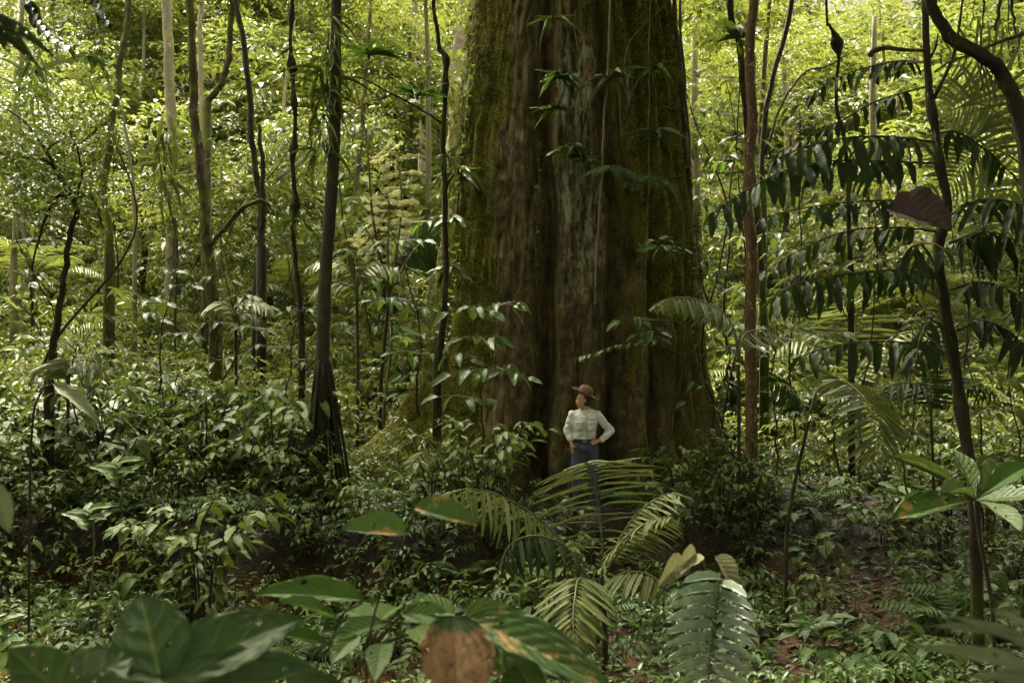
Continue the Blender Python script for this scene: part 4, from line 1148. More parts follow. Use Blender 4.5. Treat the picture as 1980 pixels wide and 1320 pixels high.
def slope_palms():
    rg = np.random.default_rng(66)
    fr = None
    for q, (px, Y, H, where) in enumerate([(60, 24, 3.5, 'behind the branching tree at far left'), (280, 22, 2.2, 'between the twisted and shaggy trees'), (560, 23, 3.0, 'behind the knobbly sapling'), (740, 25, 5.0, 'high between stilt palm and giant tree'),
                                           (830, 20, 1.5, 'low beside the left edge of the giant trunk'), (1400, 21, 2.0, 'just right of the giant trunk'), (1560, 24, 3.8, 'right of the reddish trunk'), (1750, 21, 2.6, 'behind the hanging dark leaves'), (1900, 23, 4.0, 'near the right edge'), (1480, 19, 1.0, 'low behind the reddish trunk')]):
        x = P(px, 600, Y).x; z0 = gz(x, Y)
        root = thing('slope_palm', (x, Y, z0), 'light green feather palm on the slope ' + where, 'palm')
        V, T = tube_np(cat([(0, 0, -0.1), (0.05, 0, H * 0.5), (0, 0, H)], 10), np.linspace(0.06, 0.045, 10), 7, rough=0.04)
        put('stem', mesh_np('slope_palm_stem', V, T, M['bark_palm']), root)
        for k in range(9):
            o = put('frond', SLOPE_FROND[k % 3], root)
            o.location = (0, 0, H - 0.03); o.rotation_euler = (0.75 - 0.55 * ((k * 5 + q) % 4) / 3, 0, k * 6.283 / 9 + q)

# ------------------------------------------------------------------ shrubs, seedlings, ferns (each a thing with its leaves)
def shrub_recipe(seed, h, nst, nlf, L, ratio, spread, lset, droop=0.3):
    """branches mesh and a list of (leaf mesh, local matrix)"""
    rg = np.random.default_rng(seed)
    acc = Acc(); leaves = []
    for s in range(nst):
        a = s * 2.399 + rg.normal(0, 0.3)
        up = h * rg.uniform(0.45, 1.0)
        r = spread * rg.uniform(0.35, 1.0)
        p0 = np.array([0.03 * math.cos(a), 0.03 * math.sin(a), -0.03])
        mid = np.array([0.25 * r * math.cos(a), 0.25 * r * math.sin(a), up * 0.65])
        end = np.array([r * math.cos(a), r * math.sin(a), up])
        q = cat([p0, mid, mid * 0.35 + end * 0.65 + np.array([0, 0, 0.06 * h]), end], 12)
        acc.tube(q, np.linspace(0.009, 0.003, 12) * (0.25 + h * 0.6), 5, cap=False)
        for i in range(nlf):
            t0 = 0.15 if nlf > 6 else 0.42
            t = t0 + (1 - t0) * (i + 0.6) / nlf
            k = min(10, int(t * 11))
            p = q[k] + (q[k + 1] - q[k]) * (t * 11 - k)
            d = q[k + 1] - q[k]; az = math.atan2(d[1], d[0])
            last = i == nlf - 1
            aa = az + (0 if last else (1 if i % 2 else -1) * rg.uniform(0.6, 1.4)) + rg.normal(0, 0.15)
            e = rg.normal(-0.1, 0.25) - droop * 0.4
            T = np.array([math.cos(aa) * math.cos(e), math.sin(aa) * math.cos(e), math.sin(e)])
            Nn = np.array([rg.normal(0, 0.22), rg.normal(0, 0.22), 1.0])
            l = L * rg.uniform(0.65, 1.2)
            leaves.append((lset[rg.integers(0, len(lset))], leaf_mats(np.array([p]), np.array([T]), np.array([Nn]), [l], [l * ratio])[0]))
    return acc.mesh('shrub_branches', M['twig_green'] if h < 0.6 else M['twig']), leaves

def frond_mesh(seed, L, npair, lw, lr, mat, arch=0.5, tpl=None):
    """one pinnate frond as a mesh, growing along +y from the origin"""
    rg = np.random.default_rng(seed)
    n = 16
    s = np.linspace(0, 1, n)
    q = np.stack([0.05 * L * np.sin(s * 2 + seed), L * (s - 0.12 * arch * s * s), L * arch * (s * 0.9 - 1.15 * s * s)], -1)
    acc = Acc(); acc.tube(q, np.linspace(0.006, 0.002, n) * (0.6 + L), 5, cap=False)
    pos, Tn, Nn, LL = [], [], [], []
    for i in range(npair):
        t = 0.14 + 0.86 * i / (npair - 1); k = min(n - 2, int(t * (n - 1)))
        p = q[k] + (q[k + 1] - q[k]) * (t * (n - 1) - k); d = q[k + 1] - q[k]; d /= np.linalg.norm(d)
        up = np.cross([1, 0, 0], d)
        for sd_ in (-1, 1):
            pos.append(p); Tn.append(np.array([sd_ * 1.0, 0, 0]) + d * rg.uniform(0.35, 0.55) + np.array([0, 0, -0.18 + rg.normal(0, 0.06)])); Nn.append(up)
            LL.append(lr * L * (math.sin(math.pi * (0.12 + 0.86 * t)) ** 0.7) * rg.uniform(0.9, 1.08) + 0.01)
    LL = np.array(LL)
    acc.add(*scatter(tpl or LANCE_LEAF, np.array(pos), np.array(Tn), np.array(Nn), LL, np.maximum(LL * lw, 0.008)))
    return acc.mesh('pinnate_frond', M[mat])

FERN = [frond_mesh(s, 0.62, 16, 0.26, 0.24, 'fern', 0.45 + 0.1 * s) for s in range(3)]
REC = {
    'shrub': [shrub_recipe(100 + s, 1.0, 9, 9, 0.135, 0.42, 0.55, LS['shrub']) for s in range(4)],
    'lance': [shrub_recipe(120 + s, 1.1, 8, 10, 0.17, 0.27, 0.6, LS['shrub_l']) for s in range(3)],
    'seedling': [shrub_recipe(140 + s, 0.34, 3, 4, 0.125, 0.46, 0.17, LS['seed']) for s in range(4)],
    'small': [shrub_recipe(160 + s, 0.6, 7, 8, 0.085, 0.45, 0.36, LS['shrub']) for s in range(4)],
    'bigleaf': [shrub_recipe(200 + s, 1.15, 6, 7, 0.20, 0.44, 0.6, LS['bright' if s == 1 else 'seed']) for s in range(3)],
    'herb': [shrub_recipe(180 + s, 0.45, 3, 4, 0.20, 0.48, 0.24, LS['seed']) for s in range(3)],
}
def place(kind, name, loc, rz, sc, label, cat_, group, idx):
    root = thing(name, loc, label, cat_, group, rz, sc)
    if kind == 'fern':
        k = 6 + idx % 3
        for q in range(k):
            o = put('frond', FERN[(q + idx) % 3], root)
            o.rotation_euler = (0.35 + 0.25 * ((q * 7 + idx) % 3) / 2, 0, q * 6.283 / k + 0.2 * (q % 2))
            o.location = (0, 0, 0.03)
    else:
        br, leaves = REC[kind][idx % len(REC[kind])]
        put('branches', br, root)
        for me, mm in leaves:
            put('leaf', me, root, mm)
    return root

SLOPE_FROND = [frond_mesh(60 + k, 2.0, 26, 0.09, 0.27, 'far', 0.55 + 0.1 * k) for k in range(3)]
slope_palms()

# pixel row above which plants of a given depth band must not reach
def limit(px, Y):
    if Y > 10.8 and px < 560:
        return float(np.interp(Y, [11.3, 12.2, 13.5, 15, 17], [900, 800, 700, 630, 560])) + 75 * math.sin(px * 0.021 + Y * 2.0)
    if Y > 10.8:
        return float(np.interp(px, [-50, 120, 300, 420, 520, 600, 690, 740, 800, 870, 960, 1050, 1080, 1200, 1240, 1320, 1440, 1480, 1540, 1640, 1760, 1900, 2050],
                               [640, 600, 570, 600, 770, 810, 860, 850, 760, 760, 780, 840, 905, 905, 850, 800, 830, 880, 950, 900, 820, 780, 760]))
    if Y > 8.6:
        return float(np.interp(px, [-50, 300, 500, 560, 800, 900, 1050, 1080, 1200, 1400, 1600, 2050], [860, 880, 940, 1000, 1010, 1020, 1000, 960, 960, 980, 1060, 1000]))
    return float(np.interp(px, [-50, 300, 700, 1000, 1400, 1700, 2050], [1060, 1090, 1130, 1150, 1120, 1120, 1000]))

HEIGHT = {'shrub': 1.08, 'lance': 1.2, 'seedling': 0.38, 'small': 0.66, 'herb': 0.5, 'fern': 0.36, 'bigleaf': 1.25}
ZF = [(240, 'below the twisted tree'), (450, 'around the foot of the shaggy tree'), (600, 'below the leaning tree'), (720, 'beside the stilt palm'), (880, 'between stilt palm and giant tree'),
      (1090, 'against the left foot of the giant tree'), (1240, 'near the person in the hat'), (1440, 'against the right foot of the giant tree'), (1700, 'right of the reddish trunk'), (9999, 'near the right edge behind the fronds')]
ZN = [(260, 'over the muddy stream at the left edge'), (560, 'on the stream bank left of the stilt palm'), (860, 'on the dark bank below the stilt palm'), (1080, 'on the bank in front of the giant tree'),
      (1300, 'around the arching palm'), (1560, 'on the ground behind the glossy ribbed leaf'), (9999, 'on the litter floor at the lower right')]
KN = {'shrub': ('broadleaf_shrub', 'broad-leaved shrub', 'shrub'), 'lance': ('narrow_leaf_shrub', 'narrow-leaved shrub', 'shrub'), 'seedling': ('seedling', 'small seedling', 'plant'),
      'small': ('small_shrub', 'fine-leaved bush', 'shrub'), 'herb': ('broadleaf_herb', 'large-leaved herb', 'plant'), 'bigleaf': ('big_leaf_shrub', 'large-leaved shrub', 'shrub'), 'fern': ('fern', 'green fern', 'fern')}
def scatter_plants():
    rg = np.random.default_rng(31)
    placed = []
    # (kind, count, y range, x weight function)
    plan = [('bigleaf', 20, 12.4, 16.5), ('shrub', 105, 11.5, 17.5), ('small', 34, 10.7, 11.5), ('lance', 44, 11.5, 17.5), ('small', 60, 11.5, 14.5), ('fern', 26, 11.6, 16), ('herb', 30, 11.5, 14),
            ('small', 26, 8.8, 11.2), ('herb', 40, 6.2, 11.0), ('seedling', 120, 5.6, 11.0), ('fern', 16, 6.5, 11.2), ('seedling', 50, 11.3, 14), ('shrub', 12, 9.0, 11.3)]
    idx = 0
    for kind, n, y0, y1 in plan:
        c = 0; tries = 0
        while c < n and tries < n * 40:
            tries += 1
            Y = rg.uniform(y0, y1); X = rg.uniform(-1, 1) * (Y * 0.57 + 0.5)
            px, py = pix((X, Y, gz(X, Y)))
            if px < -40 or px > 2020 or py > 1345:
                continue
            if math.hypot(X - GX, Y - GY) < 3.05 or (abs(X - 1.05) < 0.55 and 11.6 < Y < 13.2):
                continue
            right = 1470 < px
            if Y > 10.8 and right and kind in ('shrub', 'lance', 'bigleaf') and Y < 14 and rg.random() < 0.8:
                continue
            if right and 8.5 < Y < 14 and px < 1720 and rg.random() < 0.65:
                continue
            if 640 < px < 790 and 11.3 < Y < 15 and rg.random() < 0.75:      # the bare gap by the stilt palm
                continue
            if Y < 11.0 and Y > 9.2 and X < 1.5 and kind != 'small' and rg.random() < 0.6:
                continue
            if any((X - a) ** 2 + (Y - b) ** 2 < d * d for a, b, d in placed):
                continue
            sc = rg.uniform(0.7, 1.3)
            lim = limit(px, Y)
            avail = CAM_Z - (lim - HOR) / F * Y - gz(X, Y)
            hh = HEIGHT[kind] * sc
            if hh > avail:
                sc *= max(avail, 0.01) / hh
                if sc < 0.5:
                    continue
            elif kind in ('shrub', 'lance', 'bigleaf') and X < 0 and avail > hh * 1.2:
                sc *= min(1.55, avail / hh)
            placed.append((X, Y, 0.16 if kind in ('seedling', 'small') else 0.24))
            nm, adj, ct = KN[kind]
            zone = next(z for lim_, z in (ZF if Y > 11.2 else ZN) if px < lim_)
            if Y > 11.2:
                zone += ', front of the thicket' if Y < 12.6 else (', middle of the thicket' if Y < 14.4 else ', back of the thicket')
            else:
                zone += ', nearer the viewer' if Y < 7.6 else (', halfway to the bank' if Y < 9.4 else ', close under the bank')
            place(kind, nm, (X, Y, gz(X, Y)), rg.uniform(0, 6.28), sc, adj + ' ' + zone, ct, '%ss %s' % (nm.replace('_', ' '), zone), idx)
            idx += 1; c += 1
    print('plants', idx)
scatter_plants()
for q_, (px_, Y_, sc_) in enumerate([(580, 12.0, 0.72), (632, 11.9, 0.6), (690, 12.1, 0.55)]):
    place('shrub', 'broadleaf_shrub', gp(px_, Y_), q_ * 1.7, sc_, 'broad-leaved shrub growing in front of the stilt roots, %s' % ('leftmost', 'middle', 'rightmost')[q_], 'shrub', 'shrubs in front of the stilt roots', q_)

# ------------------------------------------------------------------ palms: every frond traced, every leaflet a piece
def frond(root, base, pts, n, lpx, wpx, lset, Y, droop=0.25, fwd=0.45, updir=(0, 0, 1), rach='twig_green', rw=5, start=0.12, nm='frond', zn=0.0, prof=0.75, hang=0.0, irr=0.0):
    """rachis through pixel points (px, py[, Y]) with leaflets of lpx pixels on both sides"""
    q = path3(pts, Y, 40)
    o0 = q[0].copy()
    V, T = tube_np(q - o0, np.linspace(rw, rw * 0.3, 40) * 0.5 * Y / F, 6)
    fr = put(nm, mesh_np(nm, V, T, M[rach]), root, loc=Vector(o0) - Vector(base))
    rg = np.random.default_rng(int(abs(pts[0][0] * 7 + pts[0][1])) + n)
    seg = np.linalg.norm(np.diff(q, axis=0), axis=1); cum = np.concatenate([[0], np.cumsum(seg)]) / seg.sum()
    ud = np.array(updir, float); ud /= np.linalg.norm(ud)
    pos, Tn, Nn, LL, WW = [], [], [], [], []
    dd = np.gradient(q, axis=0); dd /= np.linalg.norm(dd, axis=1)[:, None]
    sv = np.cross(dd[0], ud); sv /= np.linalg.norm(sv) + 1e-9
    sides = []
    for k in range(40):
        sv = sv - dd[k] * np.dot(sv, dd[k]); sv /= np.linalg.norm(sv) + 1e-9
        sides.append(sv)
    for i in range(n):
        t = start + (1 - start) * (i + 0.3) / n
        p = np.array([np.interp(t, cum, q[:, a]) for a in range(3)])
        k = min(38, int(np.searchsorted(cum, t)) - 1); d = q[k + 1] - q[k]; d /= np.linalg.norm(d)
        side = sides[k]
        nup = np.cross(side, d)
        env = (math.sin(math.pi * (0.15 + 0.80 * (t - start) / (1 - start)))) ** prof
        for s in (-1, 1):
            tt = side * s * (1 - hang) + d * (fwd + 0.8 * max(0, t - 0.75)) + rg.normal(0, 0.05, 3) + np.array([0, 0, -droop - hang])
            if irr and rg.random() < 0.13:
                continue
            tt = tt + rg.normal(0, irr, 3)
            pos.append(p - o0); Tn.append(tt); Nn.append(nup + ud * 0.15 + np.array([0, 0, zn]) + side * s * hang * 1.0 + rg.normal(0, 0.08 + irr * 1.5, 3))
            l = lpx * Y / F * env * rg.uniform(0.92 - irr * 1.6, 1.06 + irr)
            LL.append(l); WW.append(wpx * Y / F * rg.uniform(0.85, 1.1) * (0.55 + 0.45 * env))
    for me_i, mm in enumerate(leaf_mats(np.array(pos), np.array(Tn), np.array(Nn), LL, WW)):
        put('leaflet', lset[me_i % len(lset)], fr, mm)
    return fr

def palm(name, label, base, fronds, Y, crown_px=None, stem_w=10, lset='palm', group=None, cat_='palm', bark='bark_palm'):
    root = thing(name, base, label, cat_, group)
    if crown_px is not None:
        c = P(crown_px[0], crown_px[1], Y)
        q = cat([(0, 0, -0.05), (0.02, 0, (c.z - base.z) * 0.5), tuple(c - base)], 12)
        V, T = tube_np(q, np.linspace(stem_w, stem_w * 0.7, 12) * 0.5 * Y / F, 8, rough=0.05)
        put('stem', mesh_np('palm_stem', V, T, M[bark]), root)
    for f in fronds:
        kw = dict(f[5]) if len(f) > 5 else {}
        frond(root, base, f[0], f[1], f[2], f[3], LS[f[4]] if f[4] else LS[lset], Y, **kw)
    return root

palm('arching_palm', 'arching feathery palm in front of the person, its fronds spreading over the bank', gp(1164, 7.9), [
    ([(1138, 1118), (1105, 1070), (1062, 1020), (1018, 985, 7.7), (960, 955, 7.5), (900, 945, 7.3), (842, 962, 7.1)], 20, 98, 9, '', dict(droop=0.75, fwd=0.25, start=0.28)),
    ([(1164, 1118), (1165, 1060), (1160, 1000), (1152, 945, 7.8), (1142, 905, 7.5), (1132, 893, 7.1)], 19, 135, 4.5, '', dict(droop=0.05, fwd=0.1, updir=(0, -1, 0.35), start=0.15, zn=1.5)),
    ([(1172, 1112), (1200, 1040, 7.9), (1240, 985, 7.9), (1290, 955, 7.9), (1318, 958, 7.8)], 22, 95, 6, '', dict(droop=0.3, fwd=0.5)),
    ([(1175, 1100), (1215, 1042, 7.6), (1260, 1005, 7.4), (1300, 1000, 7.2)], 20, 80, 6, '', dict(droop=0.4, fwd=0.5)),
    ([(1150, 1125, 7.7), (1120, 1118, 7.3), (1112, 1150, 7.0), (1108, 1200, 6.8), (1112, 1245, 6.7)], 24, 95, 8, '', dict(droop=0.3, fwd=0.5, updir=(0, 0, 1), zn=0.3)),
    ([(1140, 1100), (1085, 1050, 7.7), (1030, 1035, 7.5), (985, 1055, 7.4), (965, 1105, 7.3)], 18, 80, 9, 'palm_d', dict(droop=0.8, fwd=0.35)),
    ([(1180, 1120), (1215, 1105, 7.5), (1260, 1112, 7.3), (1290, 1150, 7.2)], 16, 75, 9, '', dict(droop=0.6, fwd=0.4)),
], 7.9, (1163, 1115), 14)
palm('fan_frond_palm', 'palm with one broad drooping yellow-green frond right of the reddish trunk', gp(1518, 9.6), [
    ([(1565, 800), (1580, 757), (1612, 735, 9.4), (1650, 748, 9.1), (1680, 785, 8.8), (1694, 835, 8.6), (1700, 880, 8.5)], 30, 125, 7.5, '', dict(droop=0.05, fwd=0.55, updir=(-0.2, 1, 0.3), start=0.1, prof=0.5, zn=0.3)),
    ([(1562, 810), (1545, 770), (1520, 745, 9.8), (1490, 740, 10)], 14, 60, 8, 'palm_d', dict(droop=0.5)),
], 9.6, (1563, 815), 9, bark='bark_dark')
palm('back_palm', 'pale feathery palm in the gap behind the hanging dark leaflets', gp(1640, 15.5), [
    ([(1640, 760), (1650, 690), (1655, 640), (1650, 600), (1640, 575, 15)], 18, 100, 7, '', dict(droop=0.25, fwd=0.35, updir=(0, -1, 0.4))),
    ([(1645, 760), (1690, 690), (1730, 650), (1790, 640), (1840, 660)], 16, 75, 6, '', dict(droop=0.5)),
    ([(1630, 760), (1590, 690), (1560, 660), (1530, 660), (1500, 680)], 16, 75, 6, '', dict(droop=0.5)),
    ([(1650, 780), (1720, 740), (1770, 750), (1820, 800)], 16, 70, 6, '', dict(droop=0.5)),
], 15.5, (1640, 765), 10)
palm('trunkside_palm', 'palm arching its fronds across the right edge of the giant trunk', gp(1425, 11.8), [
    ([(1428, 700), (1420, 640), (1395, 602), (1350, 580, 11.5), (1300, 576, 11.2), (1262, 592, 11.0)], 20, 55, 9, '', dict(droop=0.9, fwd=0.35, start=0.2)),
    ([(1430, 700), (1432, 660), (1450, 640, 12.2), (1490, 640, 12.5), (1520, 665, 12.7)], 14, 55, 8, '', dict(droop=0.6)),
], 11.8, (1428, 705), 9)
palm('tiny_palm', 'tiny feather palm on the ground left of the giant tree foot', gp(850, 11.6), [
    ([(868, 935), (855, 890), (838, 872), (812, 878, 11.4), (790, 905, 11.2)], 13, 42, 5, '', dict(droop=0.4)),
    ([(868, 935), (872, 905), (865, 880), (850, 874, 11.3), (828, 890, 11.1)], 12, 40, 5, '', dict(droop=0.4)),
], 11.6, (868, 937), 6)
palm('yellow_leaf_palm', 'palm with ragged pale yellow leaves in the light beside the giant tree', gp(735, 16.5), [
    ([(752, 560), (750, 480), (752, 420), (750, 385, 16.2), (738, 372, 16)], 7, 50, 16, 'yellow', dict(droop=0.35, fwd=0.35, updir=(0, -1, 0.4), start=0.3, prof=0.35)),
    ([(752, 560), (735, 500), (715, 455), (700, 440, 16.2), (690, 450, 16)], 7, 42, 15, 'yellow', dict(droop=0.5, fwd=0.35, updir=(0, -1, 0.5), start=0.3, prof=0.35)),
    ([(756, 560), (790, 500), (815, 470), (838, 470, 16.2), (850, 490, 16)], 7, 62, 22, 'palm_d', dict(droop=0.5, fwd=0.35, updir=(0, -1, 0.6), start=0.3, prof=0.35)),
    ([(756, 560), (775, 420), (772, 330), (760, 295), (735, 285, 16)], 6, 45, 13, 'yellow', dict(droop=0.45, fwd=0.3, updir=(0, -1, 0.6), start=0.5, prof=0.35)),
], 16.5, (754, 560), 9)
for nm, lab, px, Y, cp, fl, ls in [
    ('slope_palm', 'pale feathery palm low on the slope between the shaggy tree and stilt palm', 690, 16.0, (690, 560), [[(690, 560), (680, 530), (660, 510), (620, 505), (590, 520)], [(690, 560), (705, 525), (730, 512), (765, 520), (790, 545)], [(690, 560), (690, 510), (685, 490), (670, 480)], [(690, 560), (650, 545), (620, 550), (600, 575)]], 'palm'),
    ('slope_palm', 'yellowish small palm at the foot of the shaggy tree', 455, 15.2, (455, 610), [[(455, 615), (465, 590), (485, 580), (510, 586), (530, 600)], [(455, 615), (440, 590), (415, 585), (395, 600)], [(455, 615), (475, 605), (500, 610), (515, 630)]], 'palm'),
    ('slope_palm', 'small feathery palm in the undergrowth left of the pale drooping leaf', 130, 12.5, (130, 730), [[(130, 735), (140, 705), (160, 695), (185, 700), (200, 715)], [(130, 735), (115, 705), (95, 700), (70, 715)], [(130, 735), (128, 700), (120, 690)]], 'palm'),
    ('slope_palm', 'dark feathery palm in the shade right of the fan frond palm', 1800, 11.5, (1800, 800), [[(1800, 800), (1790, 760), (1760, 740), (1720, 745), (1690, 770)], [(1800, 800), (1815, 750), (1850, 730), (1895, 740), (1930, 770)], [(1800, 800), (1800, 750), (1795, 720), (1780, 700)]], 'palm_d')]:
    palm(nm, lab, gp(px, Y), [(f, 14, 62 * 15 / Y / 1.1, 6, '', dict(droop=0.45)) for f in fl], Y, cp, 7, ls, 'small palms in the undergrowth')

# stilt-rooted palm
def stilt_palm():
    Y = 12.7
    base = gp(628, Y)
    root = thing('stilt_palm', base, 'dark straight palm trunk standing on a skirt of stilt roots', 'palm')
    q = path3([(652, -640), (652, -200), (650, 0), (649, 120), (648, 240), (643, 340), (637, 420), (631, 500), (627, 580), (624, 660), (622, 770)], Y, 50) - np.array(base)
    V, T = tube_np(q, np.linspace(19, 27, 50) * 0.5 * Y / F, 14, rough=0.02)
    put('trunk', mesh_np('stilt_palm_trunk', V, T, M['bark_palm']), root)
    rg = np.random.default_rng(9)
    top = P(624, 690, Y) - base
    for k in range(30):
        a = k * 2.4
        r = rg.uniform(0.20, 0.44)
        z0 = top.z - rg.uniform(0, 0.45)
        c, s = math.cos(a), math.sin(a)
        pts = cat([(top.x + c * 0.08, s * 0.08, z0), (top.x * .8 + c * (0.07 + r * 0.38), s * (0.07 + r * 0.38), z0 * 0.62), (c * r * 0.85, s * r * 0.85, z0 * 0.2), (c * r, s * r, -0.1)], 14)
        V, T = tube_np(pts, np.linspace(0.022, 0.013, 14), 6, rough=0.05, seed=k)
        put('stilt_root', mesh_np('stilt_root', V, T, M['root']), root)
stilt_palm()

# ------------------------------------------------------------------ lianas and epiphytes on and around the giant tree
def liana(name, label, pts, wpx, bark='liana', Y=13.0):
    q = path3(pts, Y, 40, 0.006, 3)
    b = Vector(q[-1])
    V, T = tube_np(q - np.array(b), np.full(40, wpx * 0.5 * Y / F), 7, rough=0.08, seed=2)
    o = put(name, mesh_np(name, V, T, M[bark]), loc=b)
    tag(o, label, 'vine')
    return o
liana('hanging_root', 'long thin reddish aerial root hanging straight down the middle of the giant trunk', [(1184, -300), (1180, 20), (1176, 110), (1170, 210), (1165, 300), (1160, 400), (1150, 560)], 5, Y=13.25)
liana('pale_liana', 'pale thick liana running down the right edge of the giant trunk', [(1298, -300), (1305, 10), (1312, 90), (1322, 200), (1326, 280), (1338, 420), (1348, 640)], 9, Y=15.1)
liana('pale_liana', 'thinner pale liana paired beside the thick one on the giant trunk edge', [(1318, -300), (1316, 30), (1322, 130), (1330, 230), (1334, 300), (1342, 470)], 5, Y=15.0)
liana('thin_vine', 'thin wiry vine dangling from the moss pad high on the giant trunk', [(1108, 50), (1118, 90), (1130, 130), (1132, 190), (1128, 240)], 2, Y=13.4)
liana('curling_vine', 'thin brown vine curling across the upper right of the giant trunk', [(1285, 10), (1255, 40), (1228, 66), (1215, 90), (1200, 160), (1200, 260)], 2, Y=13.6)
liana('dangling_vine', 'straight thin vine hanging over the dark right lobes of the trunk', [(1256, 0), (1255, 150), (1254, 320), (1252, 500)], 2, Y=13.6)

def tuft(name, label, px, py, Y, n, L, ratio, lset, cat_='epiphyte', spread=1.0, up=0.2, group=None, out=(0, -1, 0)):
    """rosette of leaves growing out of one point"""
    c = P(px, py, Y)
    root = thing(name, c, label, cat_, group)
    rg = np.random.default_rng(int(px * 3 + py))
    acc = Acc(); acc.tube(cat([(0, 0.05, -0.03), (0, 0, 0), (0, -0.02, 0.03)], 6), np.full(6, L * 0.03), 6)
    put('rootstock', acc.mesh('rootstock', M['root']), root)
    for i in range(n):
        a = i * 2.399 + rg.normal(0, 0.3); p0 = np.zeros(3)
        T = np.array([math.cos(a) * spread, math.sin(a) * spread * 0.7, up + rg.normal(0, 0.25)]) + np.array(out) * 0.45
        if name == 'hanging_epiphyte':
            T = np.array([math.cos(a) * 0.6, math.sin(a) * 0.5 - 0.2, rg.uniform(-1.6, 0.5)]); p0 = np.array([0.08 * math.cos(a), 0.05 * math.sin(a) - 0.07, rg.uniform(-0.55, 0.45)])
        l = L * rg.uniform(0.65, 1.15)
        put('leaf', lset[i % len(lset)], root, leaf_mats(np.array([p0]), np.array([T]), np.array([[rg.normal(0, .2), rg.normal(0, .2) - 0.3, 1.0]]), [l], [l * ratio])[0])
    return root
E = [('bromeliad', 'pale strap-leaved epiphyte on the mossy pad high on the giant trunk', 1068, 38, 13.55, 14, 0.32, 0.10, 'strap', 0.05),
     ('bromeliad', 'bright strap-leaved epiphyte at the top centre of the giant trunk', 1155, 4, 13.6, 12, 0.34, 0.13, 'strap', 0.6),
     ('trunk_fern', 'bushy bright leaf cluster left of centre on the upper trunk', 1082, 150, 13.35, 16, 0.26, 0.30, 'bright', 0.0),
     ('trunk_creeper', 'flat dark green creeper below the bright cluster on the trunk', 1068, 212, 13.3, 10, 0.24, 0.30, 'shrub_l', 0.0),
     ('trunk_creeper', 'pale blotched long leaves springing from the trunk centre near the hanging root', 1180, 150, 13.2, 12, 0.36, 0.22, 'pale', -0.1),
     ('trunk_creeper', 'leaf spray with pale wavy leaves on the upper right trunk lobe', 1268, 130, 13.9, 14, 0.36, 0.20, 'strap', -0.1),
     ('trunk_creeper', 'grey-leaved spray half way up the right trunk lobe', 1270, 255, 13.7, 10, 0.33, 0.24, 'pale', -0.1),
     ('trunk_creeper', 'dark oval-leaved creeper on the lichen panel of the trunk', 1105, 285, 13.3, 9, 0.26, 0.36, 'shrub', -0.2),
     ('trunk_creeper', 'small pale rosette on the trunk just left of the hanging root', 1133, 308, 13.3, 9, 0.22, 0.30, 'bright', 0.0),
     ('trunk_fern', 'strap-leaved clump on the left edge of the giant trunk at mid height', 885, 330, 14.2, 14, 0.42, 0.16, 'shrub_l', -0.3),
     ('trunk_fern', 'leafy clump clinging low to the left edge of the giant trunk', 868, 515, 13.6, 12, 0.32, 0.22, 'shrub_l', -0.3),
     ('trunk_creeper', 'drooping oval leaves on the trunk edge below the strap-leaved clump', 872, 420, 13.7, 10, 0.28, 0.30, 'shrub', -0.4),
     ('trunk_creeper', 'pale oval leaves hanging in front of the right trunk lobes', 1275, 470, 12.7, 9, 0.26, 0.38, 'seed', -0.2),
     ('hanging_epiphyte', 'long drooping strap leaves hanging left of the stilt palm trunk, upper clump', 636, 95, 12.6, 44, 0.55, 0.06, 'strap', 0.1),
     ('hanging_epiphyte', 'long drooping strap leaves hanging on the stilt palm trunk, lower clump', 626, 225, 12.6, 44, 0.52, 0.06, 'strap', -0.1),
     ('hanging_epiphyte', 'strap leaves hanging from the far pale trunk in the left background', 322, 250, 23.5, 22, 1.1, 0.09, 'strap_f', 0.0),
     ('hanging_epiphyte', 'lower bunch of strap leaves on the far pale trunk, left background', 318, 325, 22.5, 22, 0.9, 0.10, 'strap_f', 0.0),
     ('hanging_epiphyte', 'pale hanging palm-like leaf skirt in the upper left background', 70, 140, 21.5, 24, 1.2, 0.08, 'pale', -0.3),
     ('rosette_epiphyte', 'star-shaped leaf rosette right of the stilt palm high up', 713, 108, 13.2, 12, 0.50, 0.16, 'bright', 0.25),
     ('rosette_epiphyte', 'star-shaped leaf rosette on a thin stem left of the forked sapling', 806, 186, 13.1, 13, 0.46, 0.18, 'bright', 0.25),
     ('stem_epiphyte', 'strap-leaf tuft on the knobbly sapling at half height', 566, 425, 13.5, 12, 0.42, 0.10, 'shrub_l', -0.2),
     ('stem_epiphyte', 'leafy tuft on the forked sapling beside the giant trunk', 862, 300, 13.1, 12, 0.32, 0.15, 'strap', -0.2),
     ('stem_epiphyte', 'dark leafy tuft on the dark sapling right of the giant tree', 1425, 75, 15.3, 16, 0.6, 0.30, 'shrub', 0.1)]
for nm, lb, px, py, Y, n, L, ra, ls, up in E:
    tuft(nm, lb, px, py, Y, n + (4 if nm.startswith('trunk') else 0), L * (1.45 if nm.startswith(('trunk', 'brom')) else 1.0), ra, LS[ls], up=up)

# fine-leaved fern hanging on the right side of the trunk
def trunk_ferns():
    for q, (px, py, lab) in enumerate([(1190, 325, 'left'), (1262, 345, 'right')]):
        c = P(px, py, 12.9)
        root = thing('hanging_fern', c, 'fine-leaved creeping fern over the right trunk lobes, %s half' % lab, 'fern')
        for i in range(5):
            o = put('frond', FERN[i % 3], root)
            a = -1.3 + i * 0.65
            o.rotation_euler = (-0.15 - 0.1 * i, 0.2 * (i - 2), 3.14 + a * 1.2); o.scale = (0.8, 0.8, 0.8)
trunk_ferns()

